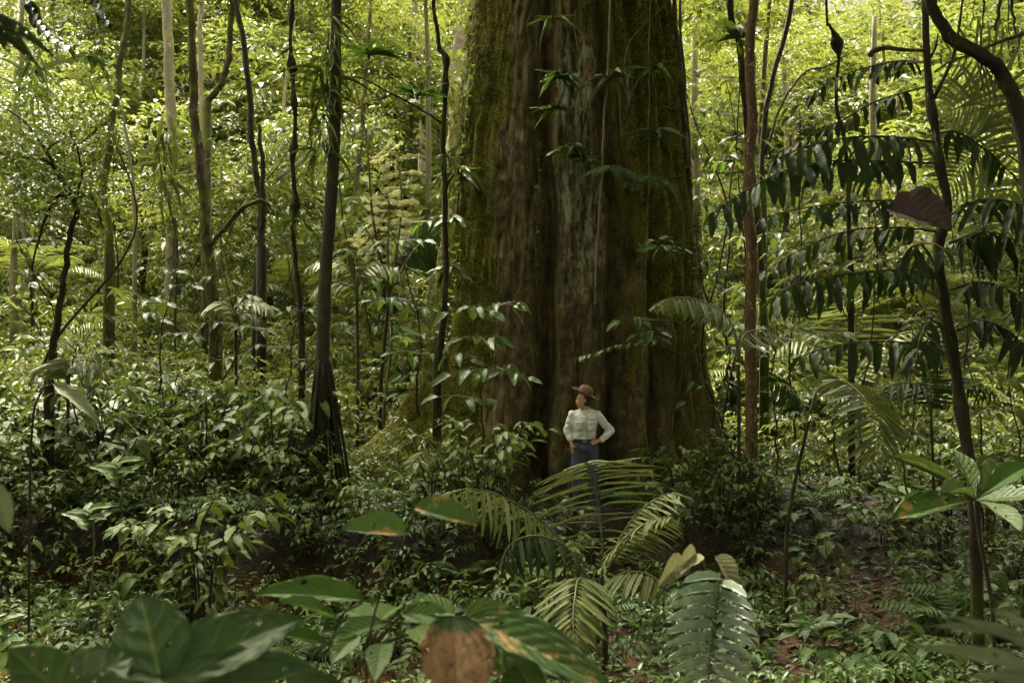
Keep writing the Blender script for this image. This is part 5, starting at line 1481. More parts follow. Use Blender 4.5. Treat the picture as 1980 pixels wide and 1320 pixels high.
# sapling with tiers of large leaves left of the person
def tier_sapling(name, label, Y, stem, tiers, L, ratio, lset, cat_='sapling'):
    q = path3(stem, Y, 24, 0.025, int(stem[0][0]))
    bx = q[-1][0] + 0.25 * math.sin(stem[0][0])
    base = Vector((bx, Y, gz(bx, Y)))
    q = cat(np.vstack([q, [tuple(base)]]), 24)
    root = thing(name, base, label, cat_)
    V, T = tube_np(q - np.array(base), np.linspace(2, 5, 24) * 0.5 * Y / F, 6)
    put('stem', mesh_np('sapling_stem', V, T, M['twig']), root)
    rg = np.random.default_rng(int(stem[0][0]))
    for px, py, n, wd in tiers:
        c = np.array(P(px, py, Y)) - np.array(base)
        hub = np.array([np.interp(c[2], (q[::-1, 2] - base.z), q[::-1, a] - base[a]) for a in range(2)] + [c[2] - 0.02])
        for i in range(n):
            a = i * 2.399 + rg.normal(0, 0.2)
            off = np.array([math.cos(a) * wd * Y / F * 0.5 * rg.uniform(0.3, 1), math.sin(a) * wd * Y / F * 0.3, rg.normal(0, 0.03)])
            tw = cat([hub, c + off * 0.6 + np.array([0, 0, 0.03]), c + off], 6)
            T = np.array([math.cos(a), math.sin(a) - 0.25, -0.45 + rg.normal(0, 0.2)])
            l = L * rg.uniform(0.75, 1.15)
            lf = put('leaf', lset[i % len(lset)], root, leaf_mats(np.array([c + off]), np.array([T]), np.array([[rg.normal(0, .15), -0.55 + rg.normal(0, .15), 1.0]]), [l], [l * ratio])[0])
            V, T2 = tube_np(tw, 0.003, 4, cap=False)
            put('twig', mesh_np('twig', V, T2, M['twig_green']), root)
tier_sapling('tiered_sapling', 'sapling with tiers of big pale green leaves against the giant trunk', 11.9,
             [(942, 590), (940, 650), (935, 720), (930, 850)], [(912, 600, 7, 110), (965, 592, 7, 110), (922, 655, 8, 120), (935, 715, 8, 150), (985, 720, 5, 100), (880, 690, 3, 60), (900, 770, 6, 110)], 0.30, 0.42, LS['seed'])
tier_sapling('twiggy_sapling', 'thin sapling with small leaves reaching left across the giant trunk above the person', 12.2,
             [(1322, 560), (1325, 640), (1322, 700), (1300, 800), (1290, 860)], [(1255, 655, 5, 60), (1225, 620, 6, 70), (1265, 640, 4, 50), (1310, 590, 5, 60), (1290, 480, 5, 70)], 0.22, 0.42, LS['seed'])
def broad_saplings():
    rg = np.random.default_rng(55)
    for px, top, Y, nt_, L, ls, lab in [
        (1388, 90, 15.0, 11, 0.27, 'bright', 'broad-leaved sapling just right of the giant trunk edge'), (1545, 190, 14.5, 9, 0.24, 'shrub', 'leafy sapling between the reddish trunk and the root ball stem'),
        (1690, 330, 13.5, 8, 0.22, 'shrub', 'leafy sapling behind the dark pinnate leaves'), (1385, 520, 13.2, 8, 0.20, 'seed', 'sapling with pale leaves at the right foot of the giant tree'),
        (790, 430, 15.0, 9, 0.26, 'bright', 'sapling with drooping dark leaves left of the giant trunk'), (440, 490, 14.8, 9, 0.22, 'shrub', 'leafy sapling between shaggy and leaning trees'),
        (60, 440, 13.6, 10, 0.20, 'shrub', 'leafy sapling under the branching tree at far left'), (290, 500, 14.2, 9, 0.22, 'seed', 'pale-leaved sapling right of the twisted tree'),
        (555, 600, 13.4, 7, 0.2, 'seed', 'low leafy sapling at the foot of the knobbly sapling'), (700, 250, 19.0, 10, 0.36, 'bright', 'big-leaved sapling in the light behind the stilt palm'),
        (1905, 470, 10.5, 8, 0.18, 'shrub', 'dim leafy sapling near the right edge behind the crooked sapling'), (1965, 560, 9.5, 8, 0.2, 'shrub', 'leafy sapling at the very right edge'), (1770, 620, 11.5, 6, 0.16, 'shrub', 'dim leafy sapling right of the fan frond palm'),
        (1850, 360, 12.5, 9, 0.22, 'shrub', 'tall leafy sapling behind the maroon dead leaf'), (1640, 520, 13.5, 6, 0.16, 'shrub', 'dim sapling below the root ball stem'),
        (180, 620, 12.3, 8, 0.2, 'shrub', 'leafy sapling in front of the branching tree'), (1500, 620, 12.8, 6, 0.2, 'seed', 'sapling with a few large leaves right of the reddish trunk')]:
        pyb = pix(gp(px, Y))[1]
        tiers = []
        for k in range(nt_):
            f = k / nt_
            tiers.append((px + rg.normal(0, 34), top + (pyb - top) * f * 0.75 + rg.normal(0, 12), int(rg.integers(4, 8)), 60 + 60 * rg.random()))
        tier_sapling('broadleaf_sapling', lab, Y, [(px + rg.normal(0, 30), top), (px + rg.normal(0, 22), top + (pyb - top) * 0.35), (px + rg.normal(0, 22), top + (pyb - top) * 0.7), (px + rg.normal(0, 25), pyb - 20)], tiers, L, 0.42, LS[ls])

def leafy_branch(name, label, pts, Y, n, L, ratio, lset, w=4, cat_='branch', droop=0.4, t0=0.25):
    q = path3(pts, Y, 30 if t0 < 0.5 else 110, 0.004, 2)
    b = np.array(q[0])
    root = thing(name, Vector(b), label, cat_)
    V, T = tube_np(q - b, np.linspace(w, w * 0.4, len(q)) * 0.5 * Y / F, 6)
    put('stem', mesh_np('branch_stem', V, T, M['twig']), root)
    leafy(root, b, [q], n, L, ratio, lset, np.random.default_rng(abs(int(pts[0][0]))), droop=droop, t0=t0)
leafy_branch('small_leaf_twig', 'horizontal twig with many small leaves crossing the trunk above the person', [(1320, 690), (1270, 668), (1240, 662), (1190, 668), (1150, 682), (1112, 692)], 12.1, 26, 0.13, 0.42, LS['shrub'], 3)
leafy_branch('pale_leaf_twig', 'twig with pale bluish leaves on top of the bent white stem', [(205, 150), (195, 125), (185, 112), (165, 108)], 20.9, 10, 0.42, 0.42, LS['seed'], 4)

broad_saplings()
for lab_, pts_, Y_, n_, L_, ls_ in [
    ('leafy climber on the right trunk lobes below the fine fern', [(1235, 520), (1246, 450), (1262, 390), (1292, 330)], 13.0, 20, 0.17, 'shrub'),
    ('leafy climber hugging the right edge of the giant trunk', [(1352, 700), (1338, 600), (1340, 500), (1325, 400), (1320, 300)], 14.4, 30, 0.19, 'shrub'),
    ('leafy climber along the left edge of the giant trunk, lower stretch', [(862, 700), (868, 620), (876, 540), (884, 470)], 14.2, 24, 0.20, 'shrub'),
    ('leafy climber along the left edge of the giant trunk, upper stretch', [(884, 420), (890, 330), (902, 230), (915, 120)], 14.6, 24, 0.18, 'far_leaf'),
    ('small-leaved climber on the dark groove left of the lichen panel', [(1042, 560), (1036, 470), (1046, 400), (1040, 300)], 13.3, 18, 0.12, 'seed'),
    ('thin climber with small leaves over the upper right trunk', [(1205, 240), (1230, 190), (1255, 150), (1300, 120)], 13.4, 18, 0.17, 'shrub_l')]:
    leafy_branch('trunk_climber', lab_, pts_, Y_, n_, L_, 0.42 if ls_ != 'shrub_l' else 0.28, LS['bright' if ls_ == 'far_leaf' else ls_], 3, 'climber', t0=0.05)
# small branching tree at the far left
def left_tree():
    Y = 13.0
    root, q = trunk_tree('branching_tree', 'small dark tree with arching branches and fine leaves at the left', [(140, 385), (147, 410), (133, 470), (126, 520), (118, 580), (104, 660), (96, 740)], Y, (9, 13), 'bark_dark', None, seed=31, rough=0.09,
        branches=[([(140, 388), (110, 330), (85, 285), (60, 250), (35, 225), (0, 205)], 7), ([(140, 385), (118, 345), (90, 312), (50, 305), (0, 295), (-60, 290)], 7),
                  ([(140, 385), (115, 378), (98, 400), (85, 430), (60, 520)], 8), ([(145, 385), (170, 375), (190, 405), (198, 440)], 7), ([(145, 395), (158, 340), (150, 290), (135, 255)], 5), ([(90, 290), (110, 275), (120, 270)], 4)])
    rg = np.random.default_rng(8)
    b = np.array(root.location)
    n = 520
    px = rg.uniform(-60, 215, n); py = rg.uniform(140, 420, n)
    k = (py > 170 + 0.25 * np.abs(px - 60)) | (rg.random(n) < 0.3)
    o = np.array([P(a, c, Y + rg.normal(0, 0.5)) for a, c in zip(px[k], py[k])]) - b
    m = len(o)
    V, T = scatter(MID_LEAF, *sprays(o, rg.uniform(0, 6.28, m), rg.uniform(-0.2, 0.4, m), rg.uniform(0.25, 0.5, m), 8, 0.085, 0.5, rg))
    put('crown', mesh_np('left_tree_crown', V, T, M['shrub']), root)
    # leafy twigs hanging in from above the frame
    pts = [(-60, -1700), (-20, -1100), (10, -500), (40, -60), (60, 10), (90, 60), (130, 90)]
    leafy_branch('overhanging_twig', 'dark leafy twig hanging into the top left corner', pts, 8.5, 26, 0.16, 0.42, LS['dark'], 5, droop=0.5, t0=0.5)
    leafy_branch('overhanging_twig', 'dark leafy twig hanging from the top edge right of the corner', [(120, -1600), (150, -900), (165, -350), (170, -60), (190, 10), (205, 40)], 9.5, 16, 0.17, 0.42, LS['dark'], 5, droop=0.5, t0=0.6)
left_tree()

# ------------------------------------------------------------------ right foreground: sapling with hanging pinnate leaves
def pinnate_tree():
    Y = 6.4
    q = path3([(1786, -240), (1790, 50), (1794, 130), (1800, 190), (1806, 250), (1818, 330), (1832, 400), (1818, 470), (1822, 560), (1832, 640), (1850, 740), (1866, 830), (1882, 940), (1888, 1120), (1892, 1300)], Y, 70, 0.004, 2)
    base = Vector((q[-1][0], Y, gz(q[-1][0], Y)))
    q = np.vstack([q, [(base.x, Y, base.z - 0.05)]])
    root = thing('pinnate_tree', base, 'dark crooked sapling on the right with long rows of hanging dark leaflets', 'tree')
    rad = np.linspace(12, 24, 71) * 0.5 * Y / F
    s = np.arange(71)
    for c_ in (17, 24, 33, 45, 52):
        rad = rad * (1 + 0.35 * np.exp(-((s - c_) / 1.6) ** 2))
    V, T = tube_np(q - np.array(base), rad, 12, rough=0.07, seed=6)
    put('trunk', mesh_np('pinnate_trunk', V, T, M['bark_dark']), root)
    V, T = tube_np(path3([(1806, 190), (1835, 130), (1852, 70), (1866, -40)], Y, 16) - np.array(base), np.linspace(8, 4, 16) * .5 * Y / F, 7, rough=.05)
    put('branch', mesh_np('pinnate_branch', V, T, M['bark_dark']), root)
    V, T = tube_np(path3([(1796, 115), (1808, 95), (1814, 65)], Y, 10) - np.array(base), np.linspace(6, 3, 10) * .5 * Y / F, 7, rough=.05)
    put('branch', mesh_np('pinnate_branch', V, T, M['bark_dark']), root)
    R = [([(1795, 122), (1740, 118, 6.8), (1678, 130, 7.1), (1609, 155, 7.4), (1554, 195, 7.6)], 13, 62, 26, 'fern'),
         ([(1800, 165), (1695, 196, 6.9), (1626, 234, 7.1), (1557, 268, 7.3), (1500, 300, 7.4)], 13, 58, 26, 'dark'),
         ([(1808, 275), (1740, 266, 6.0), (1678, 264, 5.8), (1610, 270, 5.7), (1540, 290, 5.6), (1485, 315, 5.5)], 12, 96, 36, 'dark'),
         ([(1812, 316), (1720, 313, 6.0), (1640, 310, 5.8), (1570, 316, 5.7), (1506, 335, 5.6), (1430, 375, 5.5), (1365, 420, 5.4)], 17, 84, 33, 'dark'),
         ([(1826, 395), (1740, 388, 6.1), (1643, 391, 5.9), (1540, 405, 5.8), (1455, 428, 5.7)], 13, 62, 26, 'dark'),
         ([(1826, 450), (1740, 440, 6.4), (1643, 446, 6.5), (1557, 478, 6.6), (1465, 530, 6.7)], 13, 58, 28, 'dark'),
         ([(1820, 530), (1740, 522, 6.2), (1671, 526, 6.1), (1600, 535, 6.0), (1530, 552, 5.9), (1472, 595, 5.8)], 14, 84, 32, 'dark'),
         ([(1838, 660), (1760, 662, 5.9), (1680, 660, 5.8), (1600, 672, 5.7), (1530, 695, 5.6)], 12, 78, 32, 'dark'),
         ([(1828, 560), (1780, 500, 6.0), (1760, 480, 5.6), (1800, 470, 5.2), (1840, 490, 5.0)], 9, 80, 22, 'dark'),
         ([(1840, 640), (1800, 620, 6.0), (1780, 650, 5.6), (1770, 700, 5.3)], 9, 85, 26, 'dark'),
         ([(1832, 420), (1880, 390, 6.0), (1930, 385, 5.7), (1990, 400, 5.4), (2040, 430, 5.2)], 11, 95, 24, 'dark'),
         ([(1836, 470), (1890, 450, 6.0), (1940, 455, 5.8), (2000, 490, 5.6)], 10, 90, 24, 'dark'),
         ([(1840, 560), (1890, 545, 6.2), (1940, 555, 6.0), (2000, 590, 5.8)], 10, 80, 24, 'dark'),
         ([(1850, 640), (1900, 620, 6.3), (1950, 640, 6.1), (2000, 690, 6.0)], 10, 80, 24, 'dark'),
         ([(1810, 260), (1850, 255, 6.6), (1900, 285, 6.8), (1960, 340, 7.0)], 10, 70, 24, 'dark')]
    for i, (pts, n, lp, wp, ls) in enumerate(R):
        pts[0] = (*pts[0][:2], Y)
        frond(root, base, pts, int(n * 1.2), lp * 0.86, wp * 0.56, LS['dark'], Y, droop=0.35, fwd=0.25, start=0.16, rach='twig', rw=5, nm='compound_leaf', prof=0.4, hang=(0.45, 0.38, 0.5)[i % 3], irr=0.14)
pinnate_tree()
palm('glowing_palm', 'tall palm with light shining through its fronds at the right edge', gp(1985, 9.0), [
    ([(1985, 330), (1960, 260), (1925, 215), (1880, 200, 8.8), (1835, 215, 8.6)], 20, 100, 8, 'palm', dict(droop=0.35, updir=(0, -1, 0.5))),
    ([(1985, 330), (1950, 300), (1910, 290), (1870, 310, 8.8), (1835, 360, 8.6)], 18, 100, 8, 'palm', dict(droop=0.35, updir=(0, -1, 0.5))),
    ([(1985, 330), (1960, 360), (1940, 400), (1925, 460, 8.8)], 14, 90, 8, 'palm', dict(droop=0.3, updir=(0, -1, 0.4))),
    ([(1985, 330), (1965, 220), (1930, 150), (1880, 110, 8.8), (1830, 105, 8.6)], 18, 95, 8, 'palm', dict(droop=0.35, updir=(0, -1, 0.5))),
], 9.0, (1987, 335), 16)

def mossy_limb():
    Y = 5.6
    q = path3([(1770, -80), (1800, 5), (1832, 62), (1870, 92), (1912, 118), (1942, 150), (1966, 200), (1985, 290), (1995, 420), (2000, 620), (2005, 900), (2010, 1200)], Y, 60, 0.006, 3)
    base = Vector((q[-1][0], Y, gz(q[-1][0], Y)))
    q = np.vstack([q, [tuple(base)]])
    root = thing('leaning_mossy_tree', base, 'thick dark mossy stem bending in over the top right corner', 'tree')
    V, T = tube_np(q - np.array(base), np.linspace(20, 34, 61) * .5 * Y / F, 14, rough=0.14, seed=3)
    put('trunk', mesh_np('mossy_limb', V, T, M['bark_dark']), root)
    rg = np.random.default_rng(14)
    for px, y0, y1, w in [(1900, -40, 90, 5), (1938, -40, 60, 10), (1958, -40, 66, 9), (1950, -40, 110, 4), (1880, -40, 60, 3), (1890, 105, 160, 5), (1905, 112, 150, 4), (1925, 130, 190, 5), (1952, 170, 240, 4), (1975, 60, 130, 4), (1985, -40, 60, 12), (1870, 95, 140, 2)]:
        qq = path3([(px, y0), (px + rg.normal(0, 3), (y0 + y1) / 2), (px + rg.normal(0, 5), y1)], Y, 12, 0.003, 3) - np.array(base)
        V, T = tube_np(qq, np.linspace(w, w * 0.4, 12) * .5 * Y / F, 5, rough=0.12, seed=int(px))
        put('hanging_root', mesh_np('hanging_root', V, T, M['root']), root)
    for pts, w in [([(1985, 65), (1930, 82), (1880, 105), (1840, 118), (1805, 140)], 7)]:
        V, T = tube_np(path3(pts, Y, 20, .004, 2) - np.array(base), np.linspace(w, w * .7, 20) * .5 * Y / F, 7, rough=.15, seed=5)
        put('branch', mesh_np('mossy_branch', V, T, M['bark_mossy']), root)
    stick('mossy_stick', 'short horizontal moss-covered stick jutting left from the crooked sapling', [(1796, 98, 6.4), (1750, 97, 6.4), (1715, 93, 6.4), (1690, 98, 6.4), (1682, 108, 6.4)], (6, 12), 'bark_mossy')
mossy_limb()

def nibble(V, T, seed, k):
    """insect holes and torn margins: drop small groups of faces"""
    rg = np.random.default_rng(seed)
    c = V[T].mean(axis=1)
    keep = np.ones(len(T), bool)
    for q in range(k):
        x0, y0 = (rg.uniform(-0.45, 0.45), rg.uniform(0.15, 0.95))
        keep &= np.hypot((c[:, 0] - x0) * 0.5, c[:, 1] - y0) > rg.uniform(0.008, 0.028)
    return T[keep]

def single_leaf(name, label, a, b, wpx, mat, shape='ovate', Ya=2.0, Yb=None, up=(0, -0.5, 1), droop=0.15, fold=0.10, n=14, wave=0.05, seed=0, cat_='leaf', parent=None, lname='leaf', asp=None, nw=3, rib=0.0):
    """one leaf from base pixel a to tip pixel b"""
    A = P(a[0], a[1], Ya); B = P(b[0], b[1], Yb or Ya)
    l = (B - A).length
    V, T, UV = leaf_tpl(n * (3 if nw == 3 and Ya < 5 else 1), shape, fold, droop, wave * (0.55 if nw == 3 and Ya < 5 else 1), nw * (4 if nw == 3 and Ya < 5 else 1), asp or 0.4, seed=seed, rib=rib)
    W = wpx * Ya / F
    if nw == 3 and Ya < 5:
        T = nibble(V, T, abs(seed * 13 + int(a[0])), 5)
    me = mesh_np(name, V, T, M[mat], True, UV)
    mm = leaf_mats(np.array([[0, 0, 0.0]]), np.array([tuple(B - A)]), np.array([up], float), [l], [W])[0]
    if parent is None:
        o = put(name, me, None, Matrix.Translation(A) @ mm)
        tag(o, label, cat_)
    else:
        o = put(lname, me, parent, Matrix.Translation(A - parent.location) @ mm)
    return o

single_leaf('caught_dead_leaf', 'large curled maroon dead leaf caught among the dark fronds on the right', (1716, 405), (1840, 440), 84, 'dead_dark', 'oblong', 5.2, 5.0, up=(0.1, -1, 0.35), fold=0.35, droop=0.05, wave=0.10, cat_='dead leaf')

# rosette plant at the right edge
def rosette():
    Y = 4.2
    base = gp(1925, Y)
    root = thing('rosette_plant', base, 'single-stemmed rosette plant with long saw-edged leaves at the right edge', 'plant')
    q = cat(np.array([P(1886, 968, Y), P(1895, 1040, Y), P(1912, 1130, Y), P(1920, 1190, Y), base]), 20) - np.array(base)
    V, T = tube_np(q, np.linspace(8, 9, 20) * .5 * Y / F, 7)
    put('stem', mesh_np('rosette_stem', V, T, M['twig']), root)
    for i, (b, w, mat, Yb, up) in enumerate([((1735, 866), 30, 'seed', 4.0, (0, -.6, 1)), ((1852, 858), 52, 'seed', 4.5, (.3, -1, .4)), ((1735, 985), 60, 'spotty', 3.9, (0, -.7, 1)), ((1995, 885), 50, 'bright', 4.3, (0, -.5, 1)),
                                             ((2000, 950), 60, 'seed', 4.0, (0, -.7, 1)), ((1975, 1010), 45, 'seed', 3.8, (0, -.6, 1)), ((1830, 930), 36, 'seed', 3.7, (0, -.6, 1)), ((1935, 880), 40, 'shrub', 4.8, (0, -.7, 1))]):
        single_leaf('rosette_leaf', '', (1886, 966), b, w, mat, 'obov', Y, Yb, up=up, parent=root, seed=i, droop=0.10, wave=0.04)
rosette()

# ------------------------------------------------------------------ foreground plants close to the viewer
def lobed(root, hub, lobes, Y, mat, seed=0):
    """palmately lobed leaf: lobes fused round the petiole junction into one blade"""
    acc_V, acc_T, acc_U, n0 = [], [], [], 0
    H = np.array(P(hub[0], hub[1], Y))
    for i, (b, w, Yb) in enumerate(lobes):
        V, T, UV = leaf_tpl(48, 'ovate', 0.10, 0.10, 0.03, 12, 0.45, seed=seed + i)
        T = nibble(V, T, seed * 31 + i, 6)
        B = np.array(P(b[0], b[1], Yb)); d = B - H; l = np.linalg.norm(d)
        s, t, n = basis(d[None], np.array([[0.0, -0.75, 1.0]]))
        W = w * Y / F
        X = s[0] * (V[:, 0:1] * W) + t[0] * (V[:, 1:2] * l) + n[0] * (V[:, 2:3] * l + 0.0015 * i)
        acc_V.append(X); acc_T.append(T + n0); acc_U.append(UV); n0 += len(V)
    me = mesh_np('lobed_leaf', np.vstack(acc_V), np.vstack(acc_T), M[mat], True, np.vstack(acc_U))
    return put('leaf_blade', me, root, loc=Vector(H) - root.location)

def stem_to_ground(root, pts, w, Y, mat='twig_green', nm='stem'):
    q = np.array([P(*p) if len(p) > 2 else P(p[0], p[1], Y) for p in pts])
    q = cat(q, 20) - np.array(root.location)
    V, T = tube_np(q, np.linspace(w * 0.8, w, 20) * .5 * Y / F, 7)
    put(nm, mesh_np(nm, V, T, M[mat]), root)

def foreground():
    # big lobed leaves, lower left
    b = gp(330, 1.35)
    r = thing('lobed_leaf_plant', b, 'large dark lobed leaves close to the viewer in the lower left corner', 'plant')
    lobed(r, (312, 1318), [((268, 1140), 150, 1.42), ((585, 1178), 150, 1.45), ((690, 1322), 120, 1.4), ((500, 1400), 140, 1.3), ((180, 1420), 140, 1.25)], 1.35, 'big', 1)
    lobed(r, (120, 1345), [((20, 1250), 110, 1.28), ((255, 1262), 150, 1.35), ((300, 1390), 120, 1.25), ((10, 1420), 110, 1.2)], 1.3, 'big', 7)
    stem_to_ground(r, [(312, 1318), (318, 1420), (330, 1700, 1.35), (330, 2400, 1.35)], 12, 1.35)
    stem_to_ground(r, [(120, 1345), (160, 1450), (260, 1800, 1.35), (330, 2400, 1.35)], 10, 1.3)
    # bright leafy shrub, bottom centre
    b = gp(640, 2.1)
    r = thing('bright_leaf_shrub', b, 'fresh green shrub with translucent leaves at the bottom centre near the viewer', 'shrub')
    for pts, w in [([(860, 1195), (790, 1225), (735, 1248), (690, 1295), (640, 1400), (630, 2100)], 8), ([(808, 1166), (770, 1195), (722, 1250)], 6), ([(700, 1165), (660, 1190), (640, 1245), (612, 1300), (632, 1500)], 6), ([(640, 1230), (690, 1215), (740, 1200), (800, 1205), (905, 1190)], 5), ([(905, 1190), (880, 1192), (860, 1195)], 5)]:
        q = cat(np.array([P(p[0], p[1], 2.1) for p in pts]), 24) - np.array(r.location)
        V, T = tube_np(q, np.linspace(w * .6, w, 24) * .5 * 2.1 / F, 7)
        put('stem', mesh_np('fg_stem', V, T, M['twig']), r)
    for i, (a, c, w, mat, Ya, Yb) in enumerate([((705, 1160), (482, 1128), 62, 'bright', 2.1, 2.2), ((648, 1198), (552, 1146), 52, 'bright', 2.1, 1.95), ((632, 1246), (545, 1216), 44, 'bright', 2.05, 1.95), ((722, 1205), (660, 1162), 50, 'bright', 2.1, 2.3),
            ((735, 1200), (770, 1155), 55, 'bright', 2.1, 2.3), ((775, 1185), (880, 1190), 56, 'bright', 2.1, 2.1), ((745, 1205), (640, 1225), 48, 'bright', 2.1, 1.95), ((740, 1245), (725, 1300), 50, 'bright', 2.0, 1.85), ((810, 1165), (855, 1150), 46, 'bright', 2.15, 2.3),
            ((800, 1215), (840, 1250), 46, 'bright', 2.05, 1.9), ((690, 1225), (640, 1275), 46, 'bright', 2.0, 1.9), ((905, 1195), (1195, 1318), 92, 'spotty', 2.0, 1.75), ((925, 1215), (1065, 1345), 80, 'bright', 2.0, 1.8), ((900, 1190), (1000, 1165), 52, 'bright', 2.1, 2.2), ((880, 1190), (780, 1150), 52, 'bright', 2.1, 2.2), ((1000, 1255), (1080, 1300), 46, 'bright', 2.0, 1.9), ((1030, 1300), (960, 1345), 56, 'bright', 1.9, 1.8)]):
        single_leaf('bright_leaf', '', a, c, w, mat, 'ovate', Ya, Yb, up=(0, -0.7, 1), parent=r, seed=i, droop=0.12, fold=0.10, wave=0.035)
    single_leaf('tan_dead_leaf', 'big tan brown dead leaf hanging at the bottom centre near the viewer', (874, 1192), (888, 1400), 138, 'dead', 'ovate', 1.75, 1.62, up=(0.25, -1, 0.2), fold=0.20, droop=0.12, wave=0.12, n=26, cat_='dead leaf')
    # thin grey twig with two blotched leaves
    b = gp(712, 2.0)
    r = thing('blotched_twig', b, 'thin grey twig bearing two green leaves with tan blotches above the stream', 'twig')
    stem_to_ground(r, [(805, 988), (775, 1045), (740, 1130), (716, 1225), (708, 1300), (712, 1800), (712, 2200)], 5, 2.0, 'twig')
    for i, (a, c, w) in enumerate([((788, 1030), (660, 1015), 62), ((803, 982), (922, 1006), 58)]):
        single_leaf('blotched_leaf', '', a, c, w, 'spotty', 'ovate', 2.0, 1.95, up=(0, -0.8, 1), parent=r, seed=i, droop=0.1, fold=0.2)
    # glossy ribbed leaf
    Y = 2.6
    b = gp(1372, Y)
    r = thing('ribbed_leaf_palm', b, 'glossy ribbed young palm leaf with split segments at the bottom right of centre', 'palm')
    stem_to_ground(r, [(1392, 1108), (1386, 1160), (1376, 1240), (1368, 1330), (1368, 1600), (1372, 1900)], 8, Y)
    segs = []
    for k in range(9):
        y0 = 1122 + k * 23; x0 = 1389 - k * 2.2
        ll = 84 * math.sin(math.pi * (0.22 + 0.6 * k / 8))
        segs += [((x0, y0), (x0 - ll, y0 - 14 + 2 * k), 21), ((x0, y0 + 9), (x0 + ll * 0.92, y0 + 14 + 2 * k), 21)]
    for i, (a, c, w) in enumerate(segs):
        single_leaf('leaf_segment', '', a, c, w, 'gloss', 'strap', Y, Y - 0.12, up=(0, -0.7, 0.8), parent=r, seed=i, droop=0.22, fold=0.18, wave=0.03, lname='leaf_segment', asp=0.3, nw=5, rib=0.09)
    for i, (a, c, w, lab) in enumerate([((1320, 1085), (1280, 1125), 42, 'small yellow holed leaf left of the ribbed palm leaf'), ((1385, 1075), (1430, 1150), 34, 'curled yellow withered leaf lying on top of the ribbed palm leaf'), ((1345, 1070), (1310, 1100), 36, 'upper small yellow leaf above the ribbed palm leaf')]):
        single_leaf('yellow_leaf', lab, a, c, w, 'yellow', 'ovate', 2.7, 2.6, up=(0.1, -0.9, 0.5), seed=i, fold=0.35, droop=0.2, cat_='dead leaf')
    # blurred fern tip, bottom right
    Y = 1.25
    b = gp(2040, Y)
    r = thing('blurred_fern', b, 'blurred grey-green fern leaflets very close at the bottom right corner', 'fern')
    stem_to_ground(r, [(1990, 1210), (2010, 1270), (2030, 1400), (2040, 2300)], 8, Y, 'twig')
    for i, (a, c, w) in enumerate([((2010, 1265), (1858, 1172), 34), ((2000, 1240), (1805, 1188), 30), ((2012, 1305), (1786, 1224), 40), ((2015, 1320), (1880, 1292), 34), ((2000, 1225), (1930, 1165), 26)]):
        single_leaf('leaflet', '', a, c, w, 'pale', 'lance', Y, Y - 0.05, up=(0, -0.8, 1), parent=r, seed=i, lname='leaflet', asp=0.2)
    # dark leaf tips in the top left corner
    Y = 1.6
    b = gp(-560, Y)
    r = thing('corner_leaf_spray', b, 'blurred dark green leaf tips poking in at the top left corner', 'branch')
    stem_to_ground(r, [(20, 50), (0, 35), (-60, 20), (-250, 120), (-430, 500), (-520, 1200), tuple(pix(b))], 9, Y, 'twig')
    for i, (a, c, w) in enumerate([((-30, 25), (78, 122), 30), ((-20, 25), (112, 102), 24), ((-30, 30), (22, 105), 26), ((-40, 30), (-5, 100), 26)]):
        single_leaf('leaf', '', a, c, w, 'dark', 'lance', Y, Y, up=(0, -0.8, 0.6), parent=r, seed=i, asp=0.25)
    # other single leaves worth telling apart
    for nm, lab, a, c, w, mat, sh, Ya, Yb, base in [
        ('pale_big_leaf', 'large pale blotched leaf drooping to the right in the left undergrowth', (102, 742), (198, 808), 30, 'pale', 'lance', 8.5, 8.2, 60),
        ('edge_leaf', 'blurred whitish leaf at the left picture edge above the stream', (-20, 930), (22, 1030), 44, 'pale', 'ovate', 1.6, 1.6, -30)]:
        r = thing(nm, gp(base, Ya), lab, 'plant')
        single_leaf('leaf', '', a, c, w, mat, sh, Ya, Yb, up=(0.2, -0.7, 1), parent=r)
        stem_to_ground(r, [a, (a[0] - 25, a[1] + 20), (base, a[1] + 120), tuple(pix(r.location))], 5 if Ya > 3 else 8, Ya, 'twig')
    for lab, a, c, w, Ya, base in [('upright herb with bright pointed leaves on the left above the stream', (225, 895), None, 0, 9.9, 225), ('leafy herb beside the stream bank on the far left', (170, 985), None, 0, 8.6, 170)]:
        r = thing('tall_herb', gp(base, Ya), lab, 'plant')
        stem_to_ground(r, [(a[0], a[1] + 2), (a[0] + 12, a[1] + 60), tuple(pix(r.location))], 3, Ya)
        for i in range(8):
            an = i * 2.4; single_leaf('leaf', '', (a[0], a[1] + 6 * i), (a[0] + 58 * math.cos(an), a[1] + 4 * i - 14 + 16 * math.sin(an)), 22, 'bright' if Ya > 9 else 'seed', 'lance', Ya, Ya - 0.2 * math.sin(an), parent=r, seed=i)
foreground()


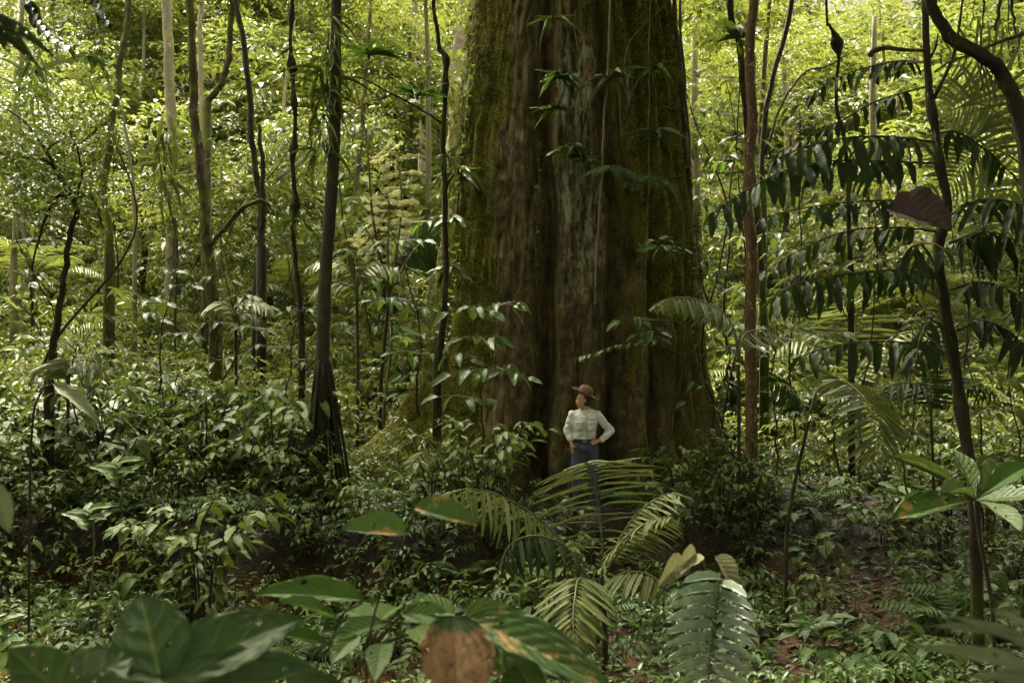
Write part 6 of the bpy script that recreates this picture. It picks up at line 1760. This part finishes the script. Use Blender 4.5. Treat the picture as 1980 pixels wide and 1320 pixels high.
# ------------------------------------------------------------------ thin saplings and dangling vines among the slope foliage
def thin_saplings():
    rg = np.random.default_rng(91)
    for q in range(34):
        px = rg.uniform(0, 860) if q < 20 else rg.uniform(1350, 1970)
        Y = rg.uniform(15.5, 26)
        x = P(px, 600, Y).x; z0 = gz(x, Y); H = rg.uniform(2.5, 8)
        where = 'left of the giant tree' if px < 860 else 'right of the giant tree'
        root = thing('thin_sapling', (x, Y, z0), 'thin %s sapling stem in the undergrowth ' % ['dark', 'mossy', 'grey', 'blackish'][q % 4] + where, 'sapling', 'thin saplings ' + where)
        l = rg.normal(0, 0.6, 4)
        pts = cat([(0, 0, -0.1), (l[0], l[1] * .3, H * .3), (l[0] + l[2], l[1], H * .65), (l[0] + l[3] * 1.5, l[1], H)], 30)
        pts[:, 0] += 0.06 * np.sin(np.linspace(0, 14, 30) + q)
        V, T = tube_np(pts, np.linspace(0.030, 0.010, 30) * rg.uniform(0.6, 1.3), 6, rough=0.12, seed=q)
        put('stem', mesh_np('thin_stem', V, T, M[['bark_dark', 'bark_mossy', 'bark_grey', 'bark_dark'][q % 4]]), root)
        n = 9
        o = pts[rg.integers(8, 30, n)]
        V, T = scatter(MID_LEAF, *sprays(o, rg.uniform(0, 6.28, n), rg.uniform(-0.2, 0.6, n), rg.uniform(0.3, 0.7, n), 7, 0.17, 0.42, rg))
        put('crown', mesh_np('thin_crown', V, T, M['shrub'] if q % 2 else M['far']), root)
thin_saplings()

# roots poking out of the cut stream bank
def bank_roots():
    rg = np.random.default_rng(17)
    for q in range(16):
        x = rg.uniform(-4.6, 2.2)
        y = 11.25 + 0.22 * math.sin(x * 0.9 + 0.4) + rg.uniform(-0.1, 0.25)
        z = gz(x, y)
        b = Vector((x, y, z))
        l = rg.uniform(0.3, 0.9); sg = rg.choice([-1, 1])
        pts = [(0, 0.1, 0.0)]
        for k in range(1, 6):
            xx, yy = sg * l * k / 5, 0.06 - 0.12 * k + rg.normal(0, 0.03)
            pts.append((xx, yy, gz(x + xx, y + yy) - z + 0.012 + rg.normal(0, 0.012)))
        V, T = tube_np(cat(pts, 20), np.linspace(0.016, 0.006, 20) * rg.uniform(0.6, 1.4), 6, rough=0.12, seed=q)
        o = put('bank_root', mesh_np('bank_root', V, T, M['root']), loc=b)
        zone = next(zz for lim_, zz in ZN if pix(b)[0] < lim_)
        tag(o, 'thin dark root ' + zone, 'root', 'roots in the stream bank')
bank_roots()

# ------------------------------------------------------------------ labels: count off look-alikes where they are few enough to count
ORD = ['leftmost', 'second from left', 'third from left', 'fourth from left', 'fifth from left', 'sixth from left', 'seventh from left', 'eighth from left', 'ninth from left', 'tenth from left']
bpy.context.view_layer.update()
by = {}
for o in list(COL.objects):
    if o.parent is None and 'label' in o:
        by.setdefault(o['label'], []).append(o)
for lab, obs in by.items():
    if 1 < len(obs) <= 10:
        obs.sort(key=lambda o: pix(o.matrix_world.translation)[0])
        for i, o in enumerate(obs):
            tail = ORD[i] if i < len(obs) - 1 or len(obs) > 6 else 'rightmost'
            if len((lab + ' ' + tail).split()) <= 16:
                o['label'] = lab + ', ' + tail
